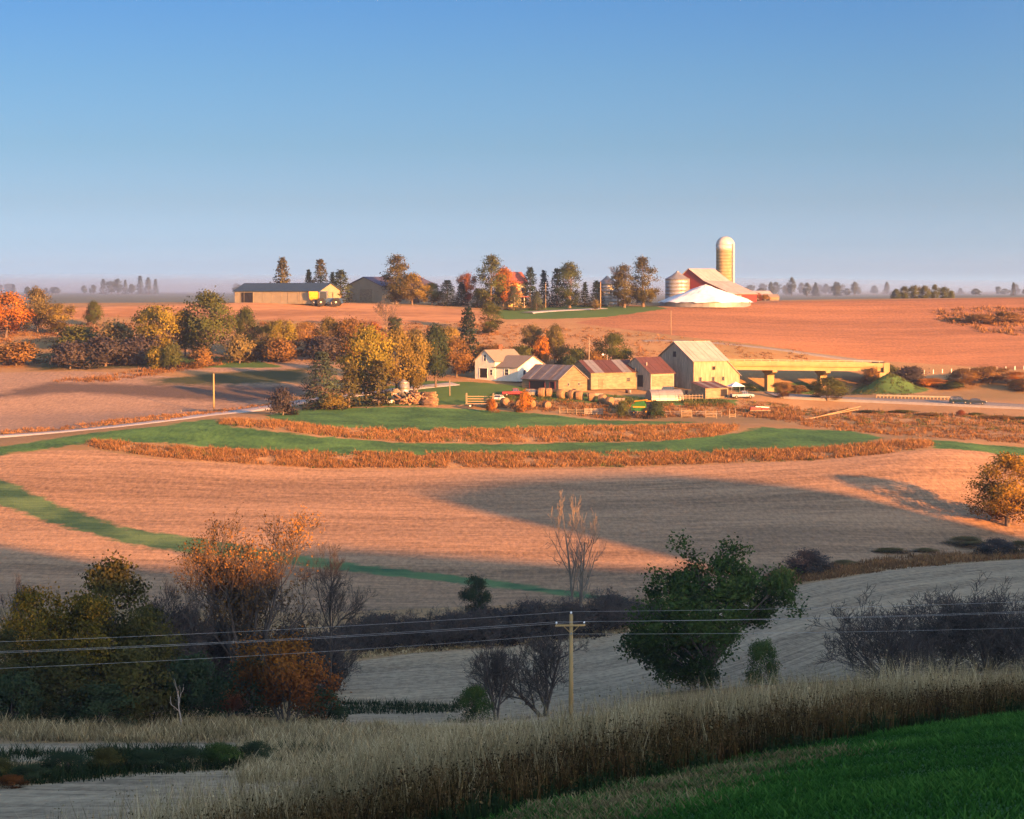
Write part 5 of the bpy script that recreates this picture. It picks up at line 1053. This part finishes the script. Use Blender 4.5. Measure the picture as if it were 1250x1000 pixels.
for px_, nm in ((946,0),(1012,1)):
    f = (px_-872)/(1078-872); x = BL*f*.985; z = sl_*x-2.16; wp = br.matrix_basis @ Vector((x, 4.5, 0)); gz = zat(wp.x, wp.y)-ba.z-.5
    pc = MB().prism([(-.2,z),(9,z),(9,z-.5),(6,z-1.3),(3,z-1.3),(-.2,z-.5)], x-.6, x+.6).ob('pier_cap', M['bridge'], br)
    MB().prism_y([(x-.9,gz),(x+.9,gz),(x+.9,z-1.3),(x-.9,z-1.3)],3.2,5.8).ob('pier_column', M['bridge'], br)
MB().box(BL-1.2,-.6,sl_*BL-5,BL+1.2,9.4,sl_*BL-2.42).box(BL+.02,-.45,sl_*BL-2.4,BL+1.6,9.2,sl_*BL+.12).ob('abutment', M['bridge'], br)
MB().box(-1.5,-.6,-8,-.02,9.4,.1).ob('abutment', M['bridge'], br)
def guard(label, P, rail=True, post='post', h=.75):
    o = empty('guard_rail', P[0]); tag(o, label, 'guard rail'); pm = MB().box(-.09,-.09,-.3,.09,.09,h).mesh('post')
    for p in P: q = link('post', pm, o, M[post]); q.location = p-P[0]
    if rail:
        mb = MB()
        for a, b in zip(P[:-1], P[1:]):
            a2, b2 = a-P[0], b-P[0]
            for z0, z1, y in ((h-.30,h-.17,-.16),(h-.17,h-.08,-.12),(h-.08,h+.05,-.16)): mb.add([(a2.x,a2.y+y,a2.z+z0),(b2.x,b2.y+y,b2.z+z0),(b2.x,b2.y+y,b2.z+z1),(a2.x,a2.y+y,a2.z+z1),(a2.x,a2.y+y+.03,a2.z+z0),(b2.x,b2.y+y+.03,b2.z+z0),(b2.x,b2.y+y+.03,b2.z+z1),(a2.x,a2.y+y+.03,a2.z+z1)],[(0,1,2,3),(7,6,5,4),(3,2,6,7),(0,4,5,1)])
        mb.ob('rail', M['rail'], o)
    return o
guard('steel guard rail on posts along the far side of the highway', [at(1070+96*i/22, 558-2.0*i/22) for i in range(23)], True, 'wood', h=.8)
guard('row of small pale posts along the road beyond the bridge', [at(1084+166*i/15, 600+6*i/15) for i in range(16)], False, 'trim', 1.0)
# ------------------------------------------------------------------ poles
def pole(px, d, ytop, label, mat='post', r=.16, lamp=0, bar=0):
    t = thing('pole', px, d, 0, label, 'pole', 'poles about the farm'); p = t.location; h = project(p.x,p.y,p.z)[1]; h = (h-ytop)*d/F
    MB().rod((0,0,-.4),(0,0,h),r,r*.75,8).ob('shaft', M[mat], t, True)
    if lamp: 
        MB().rod((0,0,h-.2),(-1.0,-.3,h+.1),.05).ob('arm', M['galv'], t); MB().lathe([(.25,0),(.28,.2),(.1,.4)],8,(-1.05,-.3,h-.15)).ob('lamp', M['lamp'], t)
    if bar: MB().box(-1,-.25,h-.5,1,-.13,h-.36).ob('crossarm', M[mat], t)
pole(719,562,412,'tall pale pole rising behind the long cream shed',lamp=0); pole(741,553,433,'shorter pole with a yard lamp behind the long cream shed',lamp=1); pole(733,706,344,'pole on the hilltop lawn before the grain bin','wood')
pole(666,714,346,'grey pole before the dark hilltop spruces'); pole(819,640,379,'thin pale pole standing in the red field above the barn',r=.12); pole(261,513,456,'yellowish pole beside the gravel road at left','yellow_wood',.2)
pole(776,549,449,'short pole at the left corner of the tall grey shed'); pole(693,548,447,'short pole behind the grey metal-roofed shed')
pole(338,512,489,'short pale marker post where the gravel road meets the green strip',r=.3); pole(221,511,500,'small marker post beside the gravel road left of the yellowish pole',r=.12); pole(549,533,464,'short post on the lawn left of the farmhouse',r=.14)
# ------------------------------------------------------------------ hay bales, logs, wagon, fences
HB = 'round hay bales in the farmyard'
def bale(px, d, r, yaw, label, dz=0):
    t = thing('hay_bale', px+2.5*math.sin(px*1.7), d+1.2*math.sin(px), yaw+25*math.sin(px*.9), label, 'hay bale', HB, dz); k = 18; P = [(.05,-.72),(r*.9,-.74),(r*.98,-.68),(r,-.5),(r,-.05),(r*1.015,0),(r,.05),(r,.5),(r*.98,.68),(r*.9,.74),(.05,.72)]
    o = MB().lathe(P, k).ob('roll', M['hay'], t, True); o.rotation_euler = (R(90),0,0); o.location = (0,0,r-.08)
for px, d, r, y, lab in [(617,520,.95,20,'hay bale nearest the hay rack wagon, front row'),(634,520,.9,35,'second hay bale of the front row, below the red pickup'),(650,519,.95,15,'third hay bale of the front row, below the navy car'),
  (659,534,1.15,60,'large hay bale at the left end of the back row, before the shed'),(672,534,1.1,70,'second large bale of the back row, before the shed doorway'),(684,533,1.15,60,'third large bale of the back row, below the shed corner'),(696,533,1.1,75,'fourth large bale of the back row, below the tan gable'),
  (708,532,1.1,65,'fifth large bale of the back row, below the tan gable end'),(721,531,1.05,70,'sixth large bale of the back row, before the long cream shed'),(733,529,1.05,60,'seventh bale of the back row, before the long cream shed door'),(745,526,1.0,70,'eighth bale of the back row, in the orange grass'),(757,522,.95,65,'last bale of the back row, nearest the green harvester'),(667,518,.85,30,'low bale in front of the second large bale'),(605,515,.85,10,'hay bale tucked beside the wagon wheel')]: bale(px,d,r,y,lab)
rl = random.Random(12); LG = 'logs in the woodpile'
p0 = at(513, 520)
lmesh = []
for q in range(4):
    mb = MB(); r = .16+.03*q; mb.lathe([(r*.98,-1.7),(r*1.03,-.6),(r,.5),(r*.94,1.7)], 9); lmesh.append((mb.mesh('log', True), r))
for me_, _ in lmesh:
    me_.materials.append(M['log']); me_.materials.append(M['log_end'])
    for f in me_.polygons:
        if len(f.vertices) > 4: f.material_index = 1; f.use_smooth = False
def log(x, y, z, yaw, pitch, tall):
    me_, r = rl.choice(lmesh); o = bpy.data.objects.new('log', me_); COL.objects.link(o); o.location = (p0.x+x, p0.y+y, zat(p0.x+x, p0.y+y)+z+r-.05)
    o.rotation_euler = (0, R(90)+pitch, yaw); o.scale = (1,1,rl.uniform(.75,1.2)); tag(o, 'cut log lying in the big woodpile below the golden trees', 'log', LG)
for lay in range(9):
    z = lay*.33; hwid = 2.6-.26*lay
    for k in range(max(2, int(hwid*2/.40))):
        log(2.0+rl.uniform(-.3,.3)*1.5, -1+(-hwid+.4*k)*.75+rl.uniform(-.05,.05), z, R(rl.uniform(-32,-18)), R(rl.uniform(-8,6)), 0)
for i in range(95):
    a = rl.uniform(-4.6,.9); hgt = max(0, 2.6-abs(a+1.0)*.55)*rl.random()**.8; log(a, rl.uniform(-1.6,1.2), hgt, R(rl.uniform(-80,40)), R(rl.uniform(-32,32)), 0)
t = thing('hay_wagon', 586, 517, -6, 'wooden hay rack wagon with slatted ends standing in the yard', 'wagon')
MB().box(-3.2,-1.1,.85,3.2,1.1,1.0).ob('deck', M['wood'], t)
for x, n in ((-3.1,1),(3.0,1)):
    for y in (-1.0,0,.95): MB().box(x,y,1.0,x+.1,y+.08,3.3).ob('stake', M['post'], t)
    for k in range(6): MB().box(x-.05,-1.08,1.2+.36*k,x-.005,1.08,1.42+.36*k).ob('slat', M['post'], t)
for k in range(3): MB().box(-3,1.0,1.3+.55*k,3,1.05,1.48+.55*k).ob('side_board', M['wood'], t)
for x in (-2.1,2.1):
    for y in (-1.0,1.0):
        w = MB().rod((x,y-.12,.45),(x,y+.12,.45),.46,None,14).ob('wheel', M['tyre'], t); MB().rod((x,y-.135,.45),(x,y+.135,.45),.22,None,10).ob('rim', M['rim'], w)
MB().rod((-3.2,0,.7),(-5.2,0,.35),.06).ob('drawbar', M['wood'], t)
for px, d, yaw, lab in [(838,511,8,'slatted wooden gate left of three in the tawny grass before the barn'),(868,510,-6,'rusty slatted gate middle of three before the barn'),(894,512,10,'tall narrow gate right of three before the barn')]:
    t = thing('gate', px, d, yaw, lab, 'gate', 'gates before the barn'); w = 2.4 if px != 894 else 1.4
    for x in (-w/2, w/2): MB().rod((x,0,-.3),(x,0,2.1 if px == 894 else 1.8),.09).ob('post', M['post'], t)
    for k in range(4 if px != 894 else 2): MB().box(-w/2,-.06,.3+.4*k,w/2,-.02,.5+.4*k).ob('slat', M['tan_boards'], t)
t = thing('pen_fence', 708, 511, -5, 'dark board pen with leaning posts at the front of the hay bales', 'fence')
for x in (-4.5,-2.8,-.8,1.0,3.0,5.0): MB().rod((x,0,-.3),(x+.15*math.sin(x*3),0,1.6),.11).ob('post', M['post'], t)
for k in range(3): MB().box(.9,.1,.2+.45*k,5.1,.16,.5+.45*k).ob('board', M['grey_boards'], t)
for k in range(2): MB().box(-4.5,.1,.5+.5*k,.8,.15,.64+.5*k).ob('board', M['post'], t)
t = thing('rail_fence', 800, 513, 2, 'low wire and post fence in the grass before the half-round hut', 'fence')
for k in range(12): MB().rod((-6+1.9*k,0,-.3),(-6+1.9*k+.1*math.sin(k*2.2),0,1.2),.07).ob('post', M['post'], t)
for z in (.45,.95): MB().rod((-6,0,z),(14.9,0,z),.025).ob('wire', M['wire'], t)
t = thing('fence', 862, 534, 12, 'grey picket-like fence posts beside the big barn wall', 'fence')
for k in range(8): MB().rod((-6.5+.8*k,0,-.3),(-6.5+.8*k,0,1.5),.08).ob('post', M['post'], t)
for z in (.5,1.1): MB().box(-6.6,-.1,z,-.8,-.085,z+.12).ob('rail', M['post'], t)
a, b = at(985,505), at(1052,523); t = empty('fallen_beam', a, math.atan2(b.y-a.y, b.x-a.x)); tag(t, 'long pale beams lying in the grass left of the dark olive bushy tree', 'beam'); LL = (b-a).length
for k, (y, z0, z1) in enumerate(((0,.1,1.6),(.7,.15,.9))):
    MB().rod((0,y,z0),(LL*.98,y,b.z-a.z+z1),.10,.09,6).ob('beam', M['wood'], t)
t = thing('farm_trailer', 927, 521, 8, 'old red flat trailer loaded with scrap in the grass right of the barn', 'trailer')
MB().box(-2.4,-1,.6,2.4,1,.75).ob('deck', M['wood'], t); MB().box(-2.2,-.8,.76,.2,.8,1.5).box(.4,-.6,.76,1.9,.6,1.15).ob('red_box', M['red_car'], t); MB().rod((-1,-.5,1.6),(2.3,.2,1.35),.12).ob('pipe', M['trim'], t)
for x in (-1.4,1.4):
    for y in (-1,1): MB().rod((x,y-.1,.35),(x,y+.1,.35),.36,None,12).ob('wheel', M['tyre'], t)
# ------------------------------------------------------------------ vehicles
def wheels(t, xs, hw, r, wd=.2, rim='rim', front_r=None):
    for x in xs:
        for s in (-1,1):
            rr_ = r if front_r is None or x < 0 else front_r
            w = MB().lathe([(rr_*.55,-wd/2),(rr_*.93,-wd/2),(rr_,-wd*.3),(rr_,wd*.3),(rr_*.93,wd/2),(rr_*.55,wd/2)], 18).ob('wheel', M['tyre'], t); w.rotation_euler = (R(90),0,0); w.location = (x, s*hw, rr_)
            MB().lathe([(.05,-wd/2-.01),(rr_*.54,-wd/2+.02),(rr_*.54,wd/2-.02),(.05,wd/2+.01)], 14).ob('rim', M[rim], w)
def car(px, d, yaw, paint, label, style, cat='car', group=None, dz=0.0):
    t = thing('parked_'+cat.replace(' ','_') if group is None else cat.replace(' ','_'), px, d, yaw, label, cat, group, dz)
    if style == 'suv': body = [(-2.3,.35),(-2.35,.95),(-2.2,1.05),(1.0,1.05),(2.15,.92),(2.32,.7),(2.3,.35)]; cab = [(-2.2,1.05),(-2.0,1.68),(-.1,1.72),(.35,1.62),(1.1,1.05)]
    elif style == 'sedan': body = [(-2.35,.32),(-2.38,.85),(-2.2,.98),(-1.4,1.0),(.9,.98),(2.1,.82),(2.35,.62),(2.33,.32)]; cab = [(-1.75,1.0),(-1.0,1.42),(.2,1.44),(1.15,.97)]
    else: body = [(-2.7,.5),(-2.75,1.05),(-.45,1.05),(-.4,1.1),(1.3,1.12),(2.55,1.02),(2.7,.8),(2.68,.5)]; cab = [(-.4,1.1),(-.25,1.75),(.75,1.78),(1.4,1.12)]
    W2 = .9 if style != 'pickup' else .98
    MB().prism_y(body, -W2, W2).ob('body', M[paint], t)
    n = len(cab); mb = MB(); y1 = W2*.97; y2 = W2*.78; V = [(x, -(y1 if i in (0,n-1) else y2), z) for i, (x,z) in enumerate(cab)]+[(x, (y1 if i in (0,n-1) else y2), z) for i, (x,z) in enumerate(cab)]
    mb.add(V, [tuple(range(n)), tuple(range(n,2*n))[::-1]]+[(i,n+i,n+(i+1)%n,(i+1)%n) for i in range(n)]).ob('window_band', M['glass'], t)
    mb = MB(); tp = cab[1:-1]; mb.prism_y([(tp[0][0]-.03,tp[0][1]-.02)]+[(x,z+.03) for x, z in tp]+[(tp[-1][0]+.05,tp[-1][1]-.02)], -y2-.02, y2+.02).ob('roof', M[paint], t)
    for s in (-1,1):
        for i, xx in enumerate(np.linspace(cab[0][0]+.35, cab[-1][0]-.35, 3)): MB().rod((xx,s*y1,1.03),(xx*.92,s*y2*1.0,cab[1][1]-.02),.045).ob('pillar', M[paint], t)
        MB().box(body[-2][0]-.12,s*W2*.55-.18,.62,body[-2][0]+.02,s*W2*.55+.18,.8).ob('headlight', M['lamp'], t); MB().box(body[1][0]-.02,s*W2*.7-.14,.72,body[1][0]+.1,s*W2*.7+.14,.9).ob('tail_light', M['rear_lamp'], t)
    MB().box(body[0][0]-.06,-W2*.95,.36,body[0][0]+.1,W2*.95,.55).ob('bumper', M['dark'], t)
    if style == 'pickup': MB().box(-2.6,-.85,1.055,-.5,.85,1.06).ob('bed', M['dark'], t)
    wheels(t, (-1.4,1.4) if style != 'pickup' else (-1.7,1.7), W2-.08, .34 if style != 'pickup' else .40)
    return t
CH = 'cars driving on the highway'
pc_ = lambda px: cast(px, 493.5 + (px-1160)*.035, 520, 565)
for px, paint, st, lab in ((1163,'teal_car','suv','dark teal estate car driving on the highway, left of two'),(1201,'slate_car','sedan','slate blue saloon driving on the highway, right of two')):
    i = int(np.argmin(np.abs(HC[:,0]/HC[:,1]-ray(px,493)[0]))); q = HC[i]+HN[i]*(2.3 if HN[i][1] < 0 else -2.3)
    ang = math.degrees(math.atan2(HC[i+1][1]-HC[i-1][1], HC[i+1][0]-HC[i-1][0]))
    t = car(px, 545, ang, paint, lab, st, 'car', CH); t.location = (q[0], q[1], max(zat(q[0],q[1]), HZc[i])+.18)
car(627,534,6,'red_car','red pickup truck parked before the farmhouse','pickup','pickup'); car(609,527,75,'white_car','white car seen end-on between the hay wagon and red pickup','sedan','car'); car(651,534,15,'navy_car','navy blue car parked at the shed corner by the hay bales','suv','car')
car(906,538,12,'blue_car','steel blue pickup parked at the right corner of the barn','pickup','pickup'); car(468,519,-20,'white_car','small white car half hidden under the golden trees','suv','car')
# articulated tractor and yellow hopper on the skyline
t = thing('tractor', 401, 700, -4, 'dark blue tractor with big cream-hubbed wheels before the long shed gable', 'tractor')
MB().prism_y([(-.2,1.1),(-.2,2.0),(2.9,1.9),(3.1,1.6),(3.0,.9)],-.6,.6).ob('bonnet', M['blue'], t); MB().box(-1.9,-.8,.8,-.2,.8,1.7).ob('chassis', M['blue'], t)
MB().prism_y([(-1.9,1.7),(-2.0,3.3),(-.4,3.35),(-.15,1.7)],-.8,.8).ob('cab', M['glass'], t); MB().box(-2.15,-.9,3.36,-.2,.9,3.55).ob('cab_roof', M['blue'], t)
for x in (-1.95,-.25):
    for y in (-.78,.78): MB().rod((x,y,1.7),(x,y,3.36),.06).ob('pillar', M['blue'], t)
MB().rod((.9,.3,1.9),(.9,.3,3.3),.07).ob('exhaust', M['dark'], t); wheels(t, (-1.5,1.9), 1.1, 1.0, .6, 'cream_rim')
MB().box(2.9,-.5,.7,3.3,.5,1.3).ob('front_weight', M['blue'], t)
t.scale = (1.35,1.35,1.3)
t = thing('grain_cart', 386, 701, -4, 'yellow grain hopper on wheels hitched behind the blue tractor', 'hopper')
MB().add([(-1.9,-1.4,2.3),(1.7,-1.4,2.3),(1.7,1.4,2.3),(-1.9,1.4,2.3),(-2.0,-1.6,4.4),(1.8,-1.6,4.4),(1.8,1.6,4.4),(-2.0,1.6,4.4),(-.8,-.6,1.1),(.6,-.6,1.1),(.6,.6,1.1),(-.8,.6,1.1)],[(0,1,5,4),(1,2,6,5),(2,3,7,6),(3,0,4,7),(4,5,6,7),(8,9,1,0),(9,10,2,1),(10,11,3,2),(11,8,0,3),(8,11,10,9)]).ob('hopper', M['yellow'], t)
MB().box(-1.5,-.7,.7,2.6,.7,.95).ob('frame', M['dark'], t); wheels(t, (-.4,), 1.2, 1.05, .5, 'cream_rim')
for z in (2.6,3.3): MB().box(-1.86,-1.63,z,1.66,-1.52,z+.1).ob('rib', M['yellow'], t)
# green harvester
t = thing('harvester', 785, 514, -25, 'old green combine harvester with yellow trim beside the half-round hut', 'harvester')
MB().prism_y([(-2.4,.9),(-2.4,2.3),(-1.2,2.7),(1.0,2.7),(1.1,.9)],-1.1,1.1).ob('body', M['green_paint'], t); MB().box(-1.4,-1.15,2.7,.6,1.15,3.2).ob('grain_tank', M['green_paint'], t)
MB().prism_y([(1.1,1.3),(1.1,3.1),(2.3,3.0),(2.6,2.0),(2.3,1.3)],-.85,.85).ob('cab', M['glass'], t); MB().box(1.0,-.95,3.1,2.5,.95,3.28).ob('cab_roof', M['yellow'], t)
MB().box(-2.0,-1.14,1.7,.9,-1.105,2.0).ob('stripe', M['yellow'], t); MB().rod((-1.6,-1.2,3.1),(1.6,-1.6,3.5),.14).ob('unloading_auger', M['yellow'], t)
MB().prism([(-1.9,.25),(-1.9,.9),(1.9,.9),(1.9,.25)],2.6,3.5).ob('header', M['green_paint'], t); wheels(t, (-1.7,1.3), 1.2, .55, .45, 'yellow', .85)

# ------------------------------------------------------------------ yard clutter
for px, d, m, lab in [(699,541,'rust_sheet','rusty oil drum left of the long cream shed wall'),(702,540,'navy_car','dark blue oil drum by the long cream shed wall'),(765,543,'rust_sheet','rusty oil drum at the right corner of the long cream shed'),(769,542,'zinc','grey oil drum at the right corner of the long cream shed'),(838,543,'rust_sheet','rusty oil drum before the barn wall')]:
    t = thing('oil_drum', px, d, 0, lab, 'drum', 'oil drums in the yard'); P = [(.01,0)]
    for z in (0,.3,.6): P += [(.3,z),(.3,z+.24),(.325,z+.26),(.325,z+.29)]
    MB().lathe(P+[(.3,.9),(.27,.9),(.27,.87)], 14).ob('barrel', M[m], t, True); MB().lathe([(.05,.88),(.05,.92),(.03,.93)], 8, (.14,0,0)).ob('bung', M['dark'], t)
for px, d, yaw, lab in [(725,536,20,'stack of grey boards in the yard before the long cream shed'),(752,531,-15,'stack of grey boards behind the green harvester')]:
    t = thing('board_stack', px, d, yaw, lab, 'lumber'); bm_ = MB().box(-1.9,-.14,0,1.9,.14,.07).mesh('board')
    for x in (-1.3,1.3): MB().box(x-.08,-.8,-.2,x+.08,.8,.12).ob('bearer', M['wood'], t)
    for z in range(7):
        for y in range(5): b = link('board', bm_, t, M['grey_boards']); b.location = (.05*((z*3+y*5)%4-1.5), -.62+.31*y, .125+.085*z)
t = thing('cultivator', 772, 519, 12, 'rusty field cultivator standing in the weeds left of the green harvester', 'farm implement')
for y in (-.9,0,.9): MB().box(-2.4,y-.07,.75,2.4,y+.07,.88).ob('frame_bar', M['rust_sheet'], t)
for x in (-2.0,0,2.0): MB().box(x-.07,-1.2,.89,x+.07,1.2,1.0).ob('cross_bar', M['rust_sheet'], t)
MB().rod((0,-1.2,.95),(0,-3.2,.5),.07).ob('drawbar', M['rust_sheet'], t); ti = MB()
for x in np.linspace(-2.2,2.2,9): ti.rod((x,.9,.8),(x,1.25,.35),.04).rod((x,1.25,.35),(x,.95,-.05),.04)
tn = ti.ob('tines', M['zinc_old'], t); tn['kind'] = 'stuff'
for x in (-1.6,1.6): w = MB().rod((x-.1,.2,.4),(x+.1,.2,.4),.42,None,14).ob('wheel', M['tyre'], t)
